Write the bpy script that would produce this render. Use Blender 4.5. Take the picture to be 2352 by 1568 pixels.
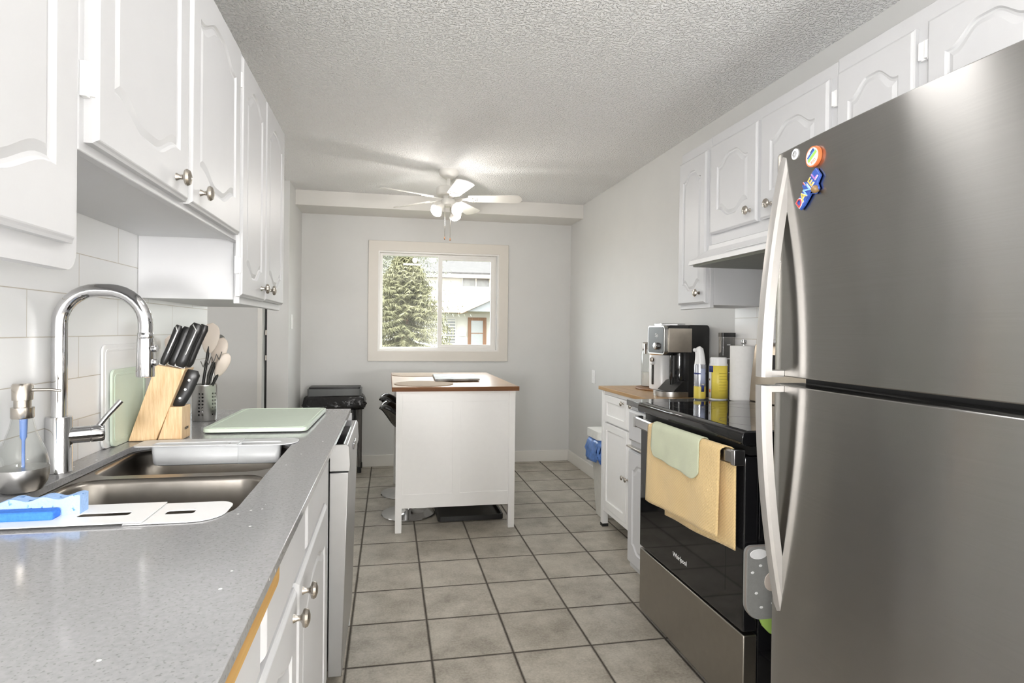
import bpy, bmesh, math, random
from math import pi, sin, cos, radians
from mathutils import Vector, Matrix
from mathutils.geometry import tessellate_polygon

random.seed(7)
for o in list(bpy.data.objects):
    bpy.data.objects.remove(o)
SC = bpy.context.scene
COL = SC.collection

# ------------------------------------------------------------------ camera
yaw, pit, rol = .1901, -.0056, .0109
cyw, syw, cp, sp = cos(yaw), sin(yaw), cos(pit), sin(pit)
fwd = Vector((syw*cp, cyw*cp, sp)); rgt0 = Vector((cyw, -syw, 0)); up0 = rgt0.cross(fwd)
rgt = rgt0*cos(rol) + up0*sin(rol); upv = up0*cos(rol) - rgt0*sin(rol)
cam_d = bpy.data.cameras.new('camera'); cam = bpy.data.objects.new('camera', cam_d); COL.objects.link(cam)
M = Matrix((rgt, upv, -fwd)).transposed().to_4x4(); M.translation = (.1456, -2.2064, 1.2474)
cam.matrix_world = M
cam_d.sensor_width = 36; cam_d.lens = 1337.68/2352*36
cam_d.shift_x = (1176-1151.08)/2352; cam_d.shift_y = (768.95-784)/2352
cam_d.clip_start = .02
SC.camera = cam

# ------------------------------------------------------------------ view, world, lights
vs = SC.view_settings
vs.view_transform = 'Standard'; vs.look = 'None'; vs.exposure = 1.56; vs.gamma = 1; vs.use_curve_mapping = False
SC.cycles.max_bounces = 10; SC.cycles.diffuse_bounces = 6; SC.cycles.transparent_max_bounces = 16
SC.cycles.use_denoising = True
SC.cycles.caustics_reflective = False; SC.cycles.caustics_refractive = False
SC.cycles.sample_clamp_indirect = 6

W = bpy.data.worlds.new('overcast_sky'); SC.world = W; W.use_nodes = True
bg = W.node_tree.nodes['Background']; bg.inputs[0].default_value = (.93, .97, 1, 1); bg.inputs[1].default_value = 3.3

def lamp(name, kind, loc, energy, color=(1, 1, 1), size=.1, size_y=None, rot=None, spread=None):
    d = bpy.data.lights.new(name, kind); d.energy = energy; d.color = color
    if kind == 'AREA':
        d.size = size
        if size_y: d.shape = 'RECTANGLE'; d.size_y = size_y
        if spread: d.spread = spread
    elif kind in ('POINT', 'SPOT'):
        d.shadow_soft_size = size
    o = bpy.data.objects.new(name, d); o.location = loc
    if rot: o.rotation_euler = rot
    COL.objects.link(o); return o

# added fill light that brightens the hall beyond the counter
lamp('hall_fill_light', 'AREA', (-2.3, 1.5, 1.4), 3.6, (1, .98, .95), 1.6, 1.6, (radians(90), 0, radians(-90)))
# ceiling fixture of the kitchen, above and behind the camera
lamp('kitchen_light', 'AREA', (.50, -.72, 2.325), 2.4, (1, .985, .97), .28, None, (0, 0, 0))
lamp('rear_fill_light', 'POINT', (-.34, -2.92, 1.12), 48, (1, .99, .98), .16)  # added fill light, unseen, brightens the right side of the kitchen
lamp('rear_fill_light', 'POINT', (1.56, -5.0, 1.08), 78, (1, .99, .98), .16)  # second added fill, unseen, set farther back on the right

# ------------------------------------------------------------------ helpers
ORG = {}

def V(*a): return Vector(a)

class MB:
    def __init__(s): s.v = []; s.f = []
    def add(s, vs, fs):
        n = len(s.v); s.v += [tuple(p) for p in vs]; s.f += [tuple(i+n for i in f) for f in fs]; return s
    def box(s, x0, x1, y0, y1, z0, z1):
        if x0 > x1: x0, x1 = x1, x0
        if y0 > y1: y0, y1 = y1, y0
        if z0 > z1: z0, z1 = z1, z0
        return s.add([(x0,y0,z0),(x1,y0,z0),(x1,y1,z0),(x0,y1,z0),(x0,y0,z1),(x1,y0,z1),(x1,y1,z1),(x0,y1,z1)],
                     [(0,3,2,1),(4,5,6,7),(0,1,5,4),(1,2,6,5),(2,3,7,6),(3,0,4,7)])
    def obox(s, c, ax, ay, az):
        c, ax, ay, az = map(Vector, (c, ax, ay, az)); p = []
        for k in (-1, 1):
            for (i, j) in ((-1,-1),(1,-1),(1,1),(-1,1)): p.append(c+ax*i+ay*j+az*k)
        return s.add(p, [(0,3,2,1),(4,5,6,7),(0,1,5,4),(1,2,6,5),(2,3,7,6),(3,0,4,7)])
    def prism(s, outer, fn, w0, w1, holes=()):
        """outer/holes: 2-D loops, fn(u,v,w) -> point"""
        loops = [outer]+list(holes); flat = [p for l in loops for p in l]; n = len(flat)
        tris = tessellate_polygon([[Vector((p[0], p[1], 0)) for p in l] for l in loops])
        vs = [fn(p[0], p[1], w0) for p in flat]+[fn(p[0], p[1], w1) for p in flat]
        fs = []
        for t in tris:
            a, b, c = [flat[i] for i in t]
            ar = (b[0]-a[0])*(c[1]-a[1])-(b[1]-a[1])*(c[0]-a[0])
            t = t if ar > 0 else t[::-1]
            fs.append(tuple(i+n for i in t)); fs.append(tuple(t[::-1]))
        k = 0
        for l in loops:
            m = len(l)
            for i in range(m):
                a, b = k+i, k+(i+1) % m
                fs.append((a, b, b+n, a+n))
            k += m
        return s.add(vs, fs)
    def loft(s, rings, cap0=True, cap1=True, closed=True):
        n = len(rings[0]); vs = [p for r in rings for p in r]; fs = []
        for k in range(len(rings)-1):
            for i in range(n if closed else n-1):
                a, b = k*n+i, k*n+(i+1) % n
                fs.append((a, b, b+n, a+n))
        if cap0: fs.append(tuple(range(n))[::-1])
        if cap1: fs.append(tuple(range((len(rings)-1)*n, len(rings)*n)))
        return s.add(vs, fs)
    def lathe(s, prof, c, axis=(0,0,1), seg=32, sx=1, sy=1, cap=True):
        c = Vector(c); az = Vector(axis).normalized()
        ax = az.orthogonal().normalized() if abs(az.z) < .99 else Vector((1,0,0))
        if abs(az.z) < .99: ax = Vector((0,0,1)).cross(az).normalized()
        ay = az.cross(ax)
        rings = []
        for r, h in prof:
            r = max(r, 1e-5)
            rings.append([c+az*h+ax*(r*sx*cos(2*pi*i/seg))+ay*(r*sy*sin(2*pi*i/seg)) for i in range(seg)])
        return s.loft(rings, cap, cap)
    def tube(s, pts, r, seg=12, cap=True, sx=1, sy=1, up=None):
        pts = [Vector(p) for p in pts]; n = len(pts); rs = r if isinstance(r, (list, tuple)) else [r]*n
        t0 = (pts[1]-pts[0]).normalized()
        ax = Vector(up) if up else t0.orthogonal(); ax = (ax-t0*ax.dot(t0)).normalized()
        rings = []
        for i in range(n):
            t = (pts[min(i+1, n-1)]-pts[max(i-1, 0)]).normalized()
            ax = (ax-t*ax.dot(t)).normalized(); ay = t.cross(ax)
            rings.append([pts[i]+ax*(rs[i]*sx*cos(2*pi*k/seg))+ay*(rs[i]*sy*sin(2*pi*k/seg)) for k in range(seg)])
        return s.loft(rings, cap, cap)
    def sheet(s, fn, nu, nv):
        vs = [fn(i/nu, j/nv) for j in range(nv+1) for i in range(nu+1)]
        fs = [(j*(nu+1)+i, j*(nu+1)+i+1, (j+1)*(nu+1)+i+1, (j+1)*(nu+1)+i) for j in range(nv) for i in range(nu)]
        return s.add(vs, fs)
    def blob(s, c, rx, ry, rz, seg=20, rings=12, rot=None):
        c = Vector(c); rr = []
        for k in range(rings+1):
            a = -pi/2+pi*k/rings
            ring = []
            for i in range(seg):
                p = Vector((rx*max(cos(a), 1e-4)*cos(2*pi*i/seg), ry*max(cos(a), 1e-4)*sin(2*pi*i/seg), rz*sin(a)))
                if rot: p = rot @ p
                ring.append(c+p)
            rr.append(ring)
        return s.loft(rr)
    def build(s, name, mat, parent=None, origin=None, bevel=0, seg=2, smooth=35, sub=0, solid=0, solid_off=0):
        if parent is not None: o0 = ORG.get(parent.name, Vector((0,0,0)))
        else: o0 = Vector(origin) if origin is not None else Vector((0,0,0))
        me = bpy.data.meshes.new(name)
        me.from_pydata([tuple(Vector(p)-o0) for p in s.v], [], s.f)
        bm = bmesh.new(); bm.from_mesh(me)
        bmesh.ops.remove_doubles(bm, verts=bm.verts, dist=1e-6)
        bmesh.ops.recalc_face_normals(bm, faces=bm.faces)
        bm.to_mesh(me); bm.free()
        if smooth:
            for p in me.polygons: p.use_smooth = True
            me.set_sharp_from_angle(angle=radians(smooth))
        o = bpy.data.objects.new(name, me); COL.objects.link(o)
        me.materials.append(mat)
        if parent is not None: o.parent = parent
        else: o.location = o0
        ORG[o.name] = o0
        if solid:
            m = o.modifiers.new('s', 'SOLIDIFY'); m.thickness = solid; m.offset = solid_off
        if bevel:
            m = o.modifiers.new('b', 'BEVEL'); m.width = bevel; m.segments = seg; m.limit_method = 'ANGLE'; m.angle_limit = radians(38)
        if sub:
            m = o.modifiers.new('u', 'SUBSURF'); m.levels = sub; m.render_levels = sub
        return o

def tag(o, label, cat, group=None):
    o['label'] = label; o['category'] = cat
    if group: o['group'] = group
    return o
def thing(name, loc, label, cat, group=None):
    o = bpy.data.objects.new(name, None); COL.objects.link(o); o.location = loc; o.empty_display_size = .05
    ORG[o.name] = Vector(loc); return tag(o, label, cat, group)
def struct(o):
    o['kind'] = 'structure'; return o
def BOX(name, mat, parent, *b, bevel=.002, **k): return MB().box(*b).build(name, mat, parent, bevel=bevel, **k)

def rrect(u0, u1, v0, v1, r, n=6):
    rs = r if isinstance(r, (list, tuple)) else (r,)*4
    pts = []
    for (cu, cv, su, sv, a0, rr) in ((u0, v0, 1, 1, pi, rs[0]), (u1, v0, -1, 1, 1.5*pi, rs[1]), (u1, v1, -1, -1, 0, rs[2]), (u0, v1, 1, -1, .5*pi, rs[3])):
        if rr <= 0: pts.append((cu, cv)); continue
        for k in range(n+1):
            a = a0+.5*pi*k/n
            pts.append((cu+su*rr+rr*cos(a), cv+sv*rr+rr*sin(a)))
    return pts
XY = lambda u, v, w: (u, v, w)
def YZ(u, v, w): return (w, u, v)
def XZ(u, v, w): return (u, w, v)

def text_part(name, s, size, depth, mtx, mat, parent, align='CENTER'):
    cu = bpy.data.curves.new(name, 'FONT'); cu.body = s; cu.size = size; cu.extrude = depth; cu.align_x = align; cu.align_y = 'CENTER'
    t = bpy.data.objects.new(name, cu); COL.objects.link(t)
    dg = bpy.context.evaluated_depsgraph_get()
    me = bpy.data.meshes.new_from_object(t.evaluated_get(dg))
    bpy.data.objects.remove(t); bpy.data.curves.remove(cu)
    me.transform(mtx); o0 = ORG.get(parent.name, Vector((0,0,0))); me.transform(Matrix.Translation(-o0))
    me.materials.clear(); me.materials.append(mat)
    o = bpy.data.objects.new(name, me); COL.objects.link(o); o.parent = parent; ORG[o.name] = o0
    return o
def frame_m(org, ex, ey):
    ex, ey = Vector(ex).normalized(), Vector(ey).normalized(); ez = ex.cross(ey)
    m = Matrix((ex, ey, ez)).transposed().to_4x4(); m.translation = org; return m

# ------------------------------------------------------------------ materials
def new_mat(name):
    m = bpy.data.materials.new(name); m.use_nodes = True
    nt = m.node_tree; b = nt.nodes['Principled BSDF']; return m, nt, b
def lin(c): return tuple((x/255/12.92 if x/255 <= .04045 else ((x/255+.055)/1.055)**2.4) for x in c)
def coords(nt, scale=(1,1,1), loc=(0,0,0), kind='Object'):
    t = nt.nodes.new('ShaderNodeTexCoord'); mp = nt.nodes.new('ShaderNodeMapping')
    mp.inputs['Scale'].default_value = scale; mp.inputs['Location'].default_value = loc
    nt.links.new(t.outputs[kind], mp.inputs[0]); return mp.outputs[0]
def noise(nt, vec, scale, detail=3, rough=.5):
    n = nt.nodes.new('ShaderNodeTexNoise'); n.inputs['Scale'].default_value = scale; n.inputs['Detail'].default_value = detail
    n.inputs['Roughness'].default_value = rough; nt.links.new(vec, n.inputs['Vector']); return n.outputs['Fac']
def ramp(nt, fac, stops):
    r = nt.nodes.new('ShaderNodeValToRGB'); e = r.color_ramp.elements
    while len(e) < len(stops): e.new(.5)
    for i, (p, c) in enumerate(stops): e[i].position = p; e[i].color = (*c, 1) if len(c) == 3 else c
    nt.links.new(fac, r.inputs[0]); return r.outputs[0]
def math_n(nt, op, a, b=None, c=None):
    n = nt.nodes.new('ShaderNodeMath'); n.operation = op
    for i, x in enumerate((a, b, c)):
        if x is None: continue
        if isinstance(x, (int, float)): n.inputs[i].default_value = x
        else: nt.links.new(x, n.inputs[i])
    return n.outputs[0]
def mixc(nt, fac, a, b):
    n = nt.nodes.new('ShaderNodeMix'); n.data_type = 'RGBA'
    for s, x in ((0, fac), (6, a), (7, b)):
        if isinstance(x, (int, float)): n.inputs[s].default_value = x
        elif isinstance(x, tuple): n.inputs[s].default_value = (*x[:3], 1)
        else: nt.links.new(x, n.inputs[s])
    return n.outputs[2]
def bump(nt, b, h, strength, dist):
    n = nt.nodes.new('ShaderNodeBump'); n.inputs['Strength'].default_value = strength; n.inputs['Distance'].default_value = dist
    nt.links.new(h, n.inputs['Height']); nt.links.new(n.outputs[0], b.inputs['Normal'])
def plain(name, col, rough=.5, metal=0, var=.06, scale=30, bmp=0, bscale=200, coat=0, spec=.5, ani=0):
    m, nt, b = new_mat(name)
    vec = coords(nt)
    f = noise(nt, vec, scale, 3)
    c = tuple(col)
    nt.links.new(ramp(nt, f, [(.25, tuple(x*(1-var) for x in c)), (.75, tuple(min(1, x*(1+var)) for x in c))]), b.inputs['Base Color'])
    b.inputs['Roughness'].default_value = rough; b.inputs['Metallic'].default_value = metal
    b.inputs['Specular IOR Level'].default_value = spec
    if coat: b.inputs['Coat Weight'].default_value = coat; b.inputs['Coat Roughness'].default_value = .05
    if bmp: bump(nt, b, noise(nt, vec, bscale, 2), 1, bmp)
    return m

CAB = plain('white_cabinet_paint', (.60, .602, .614), .42, var=.012, scale=14, bmp=.00012, bscale=90)
CABIN = plain('white_cabinet_side_paint', (.62, .622, .634), .4, var=.012, scale=9)
WALLP = plain('grey_wall_paint', (.665, .665, .655), .6, var=.015, scale=6, bmp=.0002, bscale=140)
TRIMW = plain('white_trim_paint', (.78, .765, .73), .4, var=.012, scale=8)
BULK = plain('white_bulkhead_paint', (.72, .705, .675), .6, var=.012, scale=8, bmp=.0002, bscale=140)
CASING = plain('cream_casing_paint', (.70, .665, .61), .45, var=.015, scale=8)
VINYL = plain('white_vinyl', (.80, .785, .76), .35, var=.01)
CHROME = plain('polished_chrome', (.64, .64, .65), .06, 1, var=.02)
NICKEL = plain('satin_nickel', (.50, .46, .41), .22, 1, var=.05)
STEEL = plain('brushed_steel', (.55, .545, .53), .30, 1, var=.04)
BLACK = plain('black_plastic', (.012, .012, .012), .35, var=.1)
BLACKG = plain('black_gloss', (.008, .008, .009), .05, var=.05)
RUBBER = plain('black_rubber', (.015, .015, .015), .7, var=.1)
DGREY = plain('dark_grey_metal', (.09, .085, .08), .35, .6, var=.08)
WHITEP = plain('white_plastic', (.85, .85, .85), .3, var=.01)
GREYP = plain('pale_grey_plastic', (.62, .63, .64), .35, var=.01)
MINT = plain('mint_plastic', (.64, .735, .62), .4, var=.02)
CREAM = plain('cream_silicone', (.66, .58, .51), .45, var=.03)
BULB = None

def ceiling_mat():
    m, nt, b = new_mat('textured_ceiling')
    b.inputs['Base Color'].default_value = (.91, .91, .91, 1); b.inputs['Roughness'].default_value = .75
    vec = coords(nt)
    h = noise(nt, vec, 85, 2, .5)
    hh = ramp(nt, h, [(.46, (0,0,0)), (.62, (1,1,1))])
    bump(nt, b, hh, 1, .006); return m
CEIL = ceiling_mat()

TS = .3167
def floor_mat():
    m, nt, b = new_mat('taupe_floor_tile')
    t = nt.nodes.new('ShaderNodeTexCoord'); sx = nt.nodes.new('ShaderNodeSeparateXYZ'); nt.links.new(t.outputs['Object'], sx.inputs[0])
    ds, ids = [], []
    for k in (0, 1):
        q = math_n(nt, 'DIVIDE', sx.outputs[k], TS); fr = math_n(nt, 'FRACT', math_n(nt, 'ADD', q, 100.0))
        d = math_n(nt, 'MINIMUM', fr, math_n(nt, 'SUBTRACT', 1, fr)); ds.append(math_n(nt, 'MULTIPLY', d, TS))
        ids.append(math_n(nt, 'FLOOR', math_n(nt, 'ADD', q, 100.0)))
    d = math_n(nt, 'MINIMUM', ds[0], ds[1])
    cb = nt.nodes.new('ShaderNodeCombineXYZ'); nt.links.new(ids[0], cb.inputs[0]); nt.links.new(ids[1], cb.inputs[1])
    wn = nt.nodes.new('ShaderNodeTexWhiteNoise'); wn.noise_dimensions = '3D'; nt.links.new(cb.outputs[0], wn.inputs['Vector'])
    off = nt.nodes.new('ShaderNodeVectorMath'); off.operation = 'MULTIPLY_ADD'
    nt.links.new(wn.outputs['Color'], off.inputs[0]); off.inputs[1].default_value = (9, 9, 9); nt.links.new(t.outputs['Object'], off.inputs[2])
    n1 = noise(nt, off.outputs[0], 7, 6, .62); n2 = noise(nt, off.outputs[0], 110, 4, .7)
    c = ramp(nt, math_n(nt, 'ADD', math_n(nt, 'MULTIPLY', n1, .6), math_n(nt, 'MULTIPLY', n2, .4)),
             [(.33, (.22, .195, .155)), (.5, (.385, .352, .296)), (.66, (.53, .495, .425))])
    g = ramp(nt, d, [(.0033, (0,0,0)), (.0046, (1,1,1))])
    nt.links.new(mixc(nt, g, (.020, .014, .010), c), b.inputs['Base Color'])
    r = ramp(nt, d, [(.0038, (.95,.95,.95)), (.005, (.36,.36,.36))]); nt.links.new(r, b.inputs['Roughness'])
    h = ramp(nt, d, [(.0025, (0,0,0)), (.006, (.93,.93,.93))])
    hh = math_n(nt, 'ADD', h, math_n(nt, 'MULTIPLY', n1, .25))
    bump(nt, b, hh, .8, .002); return m
FLOOR = floor_mat()

def wall_tile_mat(name, ax):
    m, nt, b = new_mat(name)
    t = nt.nodes.new('ShaderNodeTexCoord'); sx = nt.nodes.new('ShaderNodeSeparateXYZ'); nt.links.new(t.outputs['Object'], sx.inputs[0])
    cb = nt.nodes.new('ShaderNodeCombineXYZ')
    nt.links.new(math_n(nt, 'ADD', sx.outputs[1], 5.08), cb.inputs[0]); nt.links.new(math_n(nt, 'SUBTRACT', sx.outputs[2], .912), cb.inputs[1])
    br = nt.nodes.new('ShaderNodeTexBrick'); nt.links.new(cb.outputs[0], br.inputs['Vector'])
    br.inputs['Scale'].default_value = 1; br.inputs['Brick Width'].default_value = .43; br.inputs['Row Height'].default_value = .104
    br.inputs['Mortar Size'].default_value = .0012; br.inputs['Mortar Smooth'].default_value = .2; br.offset = .5
    br.inputs['Color1'].default_value = (.88, .88, .875, 1); br.inputs['Color2'].default_value = (.90, .90, .895, 1); br.inputs['Mortar'].default_value = (.58, .53, .46, 1)
    nt.links.new(br.outputs['Color'], b.inputs['Base Color'])
    b.inputs['Roughness'].default_value = .28
    inv = math_n(nt, 'SUBTRACT', 1, br.outputs['Fac']); bump(nt, b, inv, .6, .001); return m
TILE = wall_tile_mat('white_wall_tile', 1)

def quartz_mat():
    m, nt, b = new_mat('grey_quartz')
    vec = coords(nt)
    n1 = noise(nt, vec, 160, 2, .5); base = ramp(nt, n1, [(.3, (.275, .274, .280)), (.7, (.315, .314, .32))])
    n2 = noise(nt, coords(nt, (1, 1, 1), (3, 1, 0)), 230, 1.5, .4)
    dk = ramp(nt, n2, [(.60, (0,0,0)), (.70, (1,1,1))])
    c = mixc(nt, math_n(nt, 'MULTIPLY', dk, .45), base, (.13, .13, .13))
    vo = nt.nodes.new('ShaderNodeTexVoronoi'); vo.inputs['Scale'].default_value = 55; nt.links.new(vec, vo.inputs['Vector'])
    sp_ = nt.nodes.new('ShaderNodeSeparateColor'); nt.links.new(vo.outputs['Color'], sp_.inputs[0])
    near = math_n(nt, 'LESS_THAN', vo.outputs['Distance'], .13); pick = math_n(nt, 'GREATER_THAN', sp_.outputs[0], .955)
    c = mixc(nt, math_n(nt, 'MULTIPLY', near, pick), c, (.85, .85, .83))
    nt.links.new(c, b.inputs['Base Color']); b.inputs['Roughness'].default_value = .13; b.inputs['Specular IOR Level'].default_value = .55
    return m
QUARTZ = quartz_mat()

def wood_mat(name, dark, light, axis='X', scale=1.0, rough=.45):
    m, nt, b = new_mat(name)
    st = {'X': (2, 30, 30), 'Y': (30, 2, 30), 'Z': (30, 30, 2)}[axis]
    vec = coords(nt, tuple(x*scale for x in st))
    n = noise(nt, vec, 1.3, 5, .6)
    vec2 = coords(nt, tuple(x*scale*4 for x in st)); n2 = noise(nt, vec2, 1.5, 3)
    f = math_n(nt, 'ADD', math_n(nt, 'MULTIPLY', n, .7), math_n(nt, 'MULTIPLY', n2, .3))
    nt.links.new(ramp(nt, f, [(.33, dark), (.66, light)]), b.inputs['Base Color'])
    b.inputs['Roughness'].default_value = rough; return m
PINE = wood_mat('pale_pine', (.55, .34, .165), (.80, .60, .37), 'Z', 3.5)
PINE_E = wood_mat('pine_edge', (.42, .20, .06), (.62, .36, .14), 'Z', 1.6)
OAKX = wood_mat('butcher_block_oak', (.42, .22, .10), (.60, .37, .20), 'X', .8, .28)
OAKX.node_tree.nodes['Principled BSDF'].inputs['Coat Weight'].default_value = .7; OAKX.node_tree.nodes['Principled BSDF'].inputs['Coat Roughness'].default_value = .18
OAKE = wood_mat('butcher_block_edge', (.085, .028, .006), (.22, .085, .022), 'X', .8, .7)
CARTW = wood_mat('golden_cart_top', (.40, .23, .09), (.54, .34, .155), 'Y', .7, .4)
TRIVET = wood_mat('brown_trivet_wood', (.20, .09, .035), (.33, .17, .07), 'X', 1, .5)
STRIPW = wood_mat('raw_wood_strip', (.40, .22, .06), (.52, .32, .11), 'Y', 1, .6)
BROWN = wood_mat('brown_stained_wood', (.16, .075, .035), (.25, .125, .065), 'Z', .5, .5)

def fridge_mat():
    m, nt, b = new_mat('stainless_door')
    vec = coords(nt, (1, 1, 1))
    f = noise(nt, coords(nt, (2, 2, 500)), 1, 2)
    nt.links.new(ramp(nt, f, [(.3, (.40, .392, .38)), (.7, (.42, .41, .398))]), b.inputs['Base Color'])
    b.inputs['Metallic'].default_value = 1; b.inputs['Roughness'].default_value = .27
    b.inputs['Anisotropic'].default_value = .95; b.inputs['Anisotropic Rotation'].default_value = .25
    tn = nt.nodes.new('ShaderNodeTangent'); tn.direction_type = 'RADIAL'; tn.axis = 'Z'; nt.links.new(tn.outputs[0], b.inputs['Tangent'])
    bump(nt, b, noise(nt, coords(nt, (1, 3.0, .9)), 1.6, 1), 1, .006)
    return m
FRIDGE = fridge_mat()
DRAWER = plain('range_steel', (.36, .335, .30), .36, 1, var=.03)
DWSTEEL = plain('dishwasher_steel', (.42, .42, .42), .38, .8, var=.02)
SINKM = plain('sink_steel', (.31, .285, .255), .32, 1, var=.05, scale=40)

def glass_mat(name, tint=(1,1,1), ior=1.5, rough=0.0):
    m = bpy.data.materials.new(name); m.use_nodes = True; nt = m.node_tree; nt.nodes.clear()
    out = nt.nodes.new('ShaderNodeOutputMaterial'); mx = nt.nodes.new('ShaderNodeMixShader'); tr = nt.nodes.new('ShaderNodeBsdfTransparent')
    gl = nt.nodes.new('ShaderNodeBsdfGlossy'); lw = nt.nodes.new('ShaderNodeLayerWeight'); lw.inputs['Blend'].default_value = .5
    fq = math_n(nt, 'ADD', math_n(nt, 'MULTIPLY', math_n(nt, 'POWER', lw.outputs['Facing'], 4.0), .7), .022)
    tr.inputs[0].default_value = (*tint, 1); gl.inputs['Roughness'].default_value = rough
    nt.links.new(fq, mx.inputs[0]); nt.links.new(tr.outputs[0], mx.inputs[1]); nt.links.new(gl.outputs[0], mx.inputs[2]); nt.links.new(mx.outputs[0], out.inputs[0])
    return m
PANE = glass_mat('window_glass', (.97, .98, .97))
JARG = glass_mat('jar_glass', (.95, .955, .95), 1.5, .02)
SMOKEG = glass_mat('smoked_plastic', (.50, .50, .50), 1.45, .05)

def emit_mat(name, col, st):
    m = bpy.data.materials.new(name); m.use_nodes = True; nt = m.node_tree; nt.nodes.clear()
    out = nt.nodes.new('ShaderNodeOutputMaterial'); e = nt.nodes.new('ShaderNodeEmission'); e.inputs[0].default_value = (*col, 1); e.inputs[1].default_value = st
    nt.links.new(e.outputs[0], out.inputs[0]); return m
BULB = emit_mat('lit_bulb', (1, .95, .86), 7)

# ------------------------------------------------------------------ the room
ZC = 2.412
XL, XR, YB = -.63, 1.878, 3.25
def wallbox(name, mat, *b): return struct(MB().box(*b).build(name, mat, smooth=0))
struct(MB().box(-2.5, 2.0, -5.4, 3.4, -.12, 0).build('floor', FLOOR, smooth=0))
struct(MB().box(-2.5, 2.0, -5.4, 3.4, ZC, ZC+.12).build('ceiling', CEIL, smooth=0))
wallbox('wall_right', WALLP, XR, XR+.12, -5.4, 3.4, 0, ZC)
wallbox('wall_left', WALLP, XL-.12, XL, -5.4, .49, 0, ZC)
wallbox('wall_left_dining', WALLP, XL-.12, XL, 2.66, 3.4, 0, ZC)
# back wall with the window opening
wx0, wx1, wz0, wz1 = .055, 1.145, 1.07, 1.967
struct(MB().prism([(XL, 0), (XR, 0), (XR, ZC), (XL, ZC)], XZ, YB, YB+.14, [[(wx0, wz0), (wx1, wz0), (wx1, wz1), (wx0, wz1)]]).build('wall_back', WALLP, smooth=0))
# wall behind the camera
struct(MB().prism([(XL, 0), (XR, 0), (XR, ZC), (XL, ZC)], XZ, -5.4, -5.25).build('wall_front', WALLP, smooth=0))
# hall beyond the end of the counter
struct(MB().prism([(-2.5, 0), (-.857, 0), (-.857, 2.05), (-.79, 2.05), (-.79, 0), (XL, 0), (XL, ZC), (-2.5, ZC)], XZ, 2.60, 2.66).build('wall_hall', WALLP, smooth=0))
wallbox('wall_hall_end', WALLP, -2.5, -2.4, .37, 2.66, 0, ZC)
wallbox('wall_hall_near', WALLP, -2.5, XL-.12, .37, .49, 0, ZC)
d1 = bpy.data.objects.new('door_1', None); COL.objects.link(d1); d1['kind'] = 'structure'; ORG['door_1'] = V(0,0,0)
MB().box(-.857, -.824, 2.585, 2.70, 0, 2.05).build('door_jamb', TRIMW, d1, bevel=.002)
MB().box(-.824, -.79, 2.69, 2.72, 0, 2.05).build('door_shadow_gap', BLACK, d1)
for hz in (1.02, 1.22): MB().box(-.816, -.797, 2.672, 2.69, hz-.02, hz+.02).build('hinge', NICKEL, d1)
# soffit over the back wall, baseboards, backsplashes
struct(MB().box(XL, XR, 2.885, YB, 2.288, ZC).build('trim_1', BULK, smooth=0))
struct(MB().box(XL, XR, YB-.014, YB, 0, .105).build('baseboard_back', TRIMW, bevel=.003))
struct(MB().box(XR-.014, XR, .6, YB-.014, 0, .105).build('baseboard_right', TRIMW, bevel=.003))
struct(MB().box(XL, XL+.014, 2.60, YB-.014, 0, .105).build('baseboard_left', TRIMW, bevel=.003))
struct(MB().box(XL, XL+.008, -2.3, .49, .90, 1.56).build('trim_2', TILE, smooth=0))
struct(MB().box(XR-.008, XR, -.62, .475, .90, 1.60).build('trim_3', TILE, smooth=0))

# window in the back wall
w1 = bpy.data.objects.new('window_1', None); COL.objects.link(w1); w1['kind'] = 'structure'; ORG['window_1'] = V(0,0,0)
def fr(x0, x1, z0, z1, t, y0, y1, tb=None):
    tb = t if tb is None else tb
    return MB().prism([(x0, z0), (x1, z0), (x1, z1), (x0, z1)], XZ, y0, y1, [[(x0+t, z0+tb), (x1-t, z0+tb), (x1-t, z1-tb), (x0+t, z1-tb)]])
fr(-.045, 1.257, .966, 2.070, .088, YB-.018, YB, .092).build('casing', CASING, w1, bevel=.003)
fr(.043, 1.169, 1.058, 1.978, .014, YB-.010, YB+.10).build('jamb_liner', VINYL, w1, bevel=.001)
fr(.057, 1.155, 1.072, 1.964, .022, YB+.035, YB+.10).build('window_frame', VINYL, w1, bevel=.002)
fr(.592, 1.135, 1.090, 1.944, .040, YB+.030, YB+.060, .030).build('sash', VINYL, w1, bevel=.003)
fr(.068, .620, 1.078, 1.958, .014, YB+.068, YB+.095, .014).build('sash', VINYL, w1, bevel=.002)
MB().box(.600, .606, YB+.02, YB+.03, 1.45, 1.53).build('latch', VINYL, w1, bevel=.002)
MB().box(.632, 1.095, YB+.044, YB+.048, 1.120, 1.914).build('window_pane', PANE, w1, smooth=0)
MB().box(.082, .606, YB+.080, YB+.084, 1.092, 1.944).build('window_pane', PANE, w1, smooth=0)

def wall_plate(name, x, y, z, label, cat, sgn, kind):
    t = thing(name, (x, y, z), label, cat)
    MB().box(x, x+sgn*.006, y-.036, y+.036, z-.058, z+.058).build('cover_plate', WHITEP, t, bevel=.002)
    if kind == 's': MB().box(x+sgn*.006, x+sgn*.011, y-.016, y+.016, z-.033, z+.033).build('rocker', WHITEP, t, bevel=.001)
    else:
        for dz in (-.021, .021): MB().box(x+sgn*.006, x+sgn*.008, y-.016, y+.016, z+dz-.014, z+dz+.014).build('socket', WHITEP, t, bevel=.002)
wall_plate('light_switch', XL, 2.735, 1.31, 'white light switch on the grey wall strip left of the window', 'switch', 1, 's')
wall_plate('wall_outlet', XR, 2.56, .868, 'white electrical outlet low on the right grey wall', 'outlet', -1, 'o')

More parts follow.
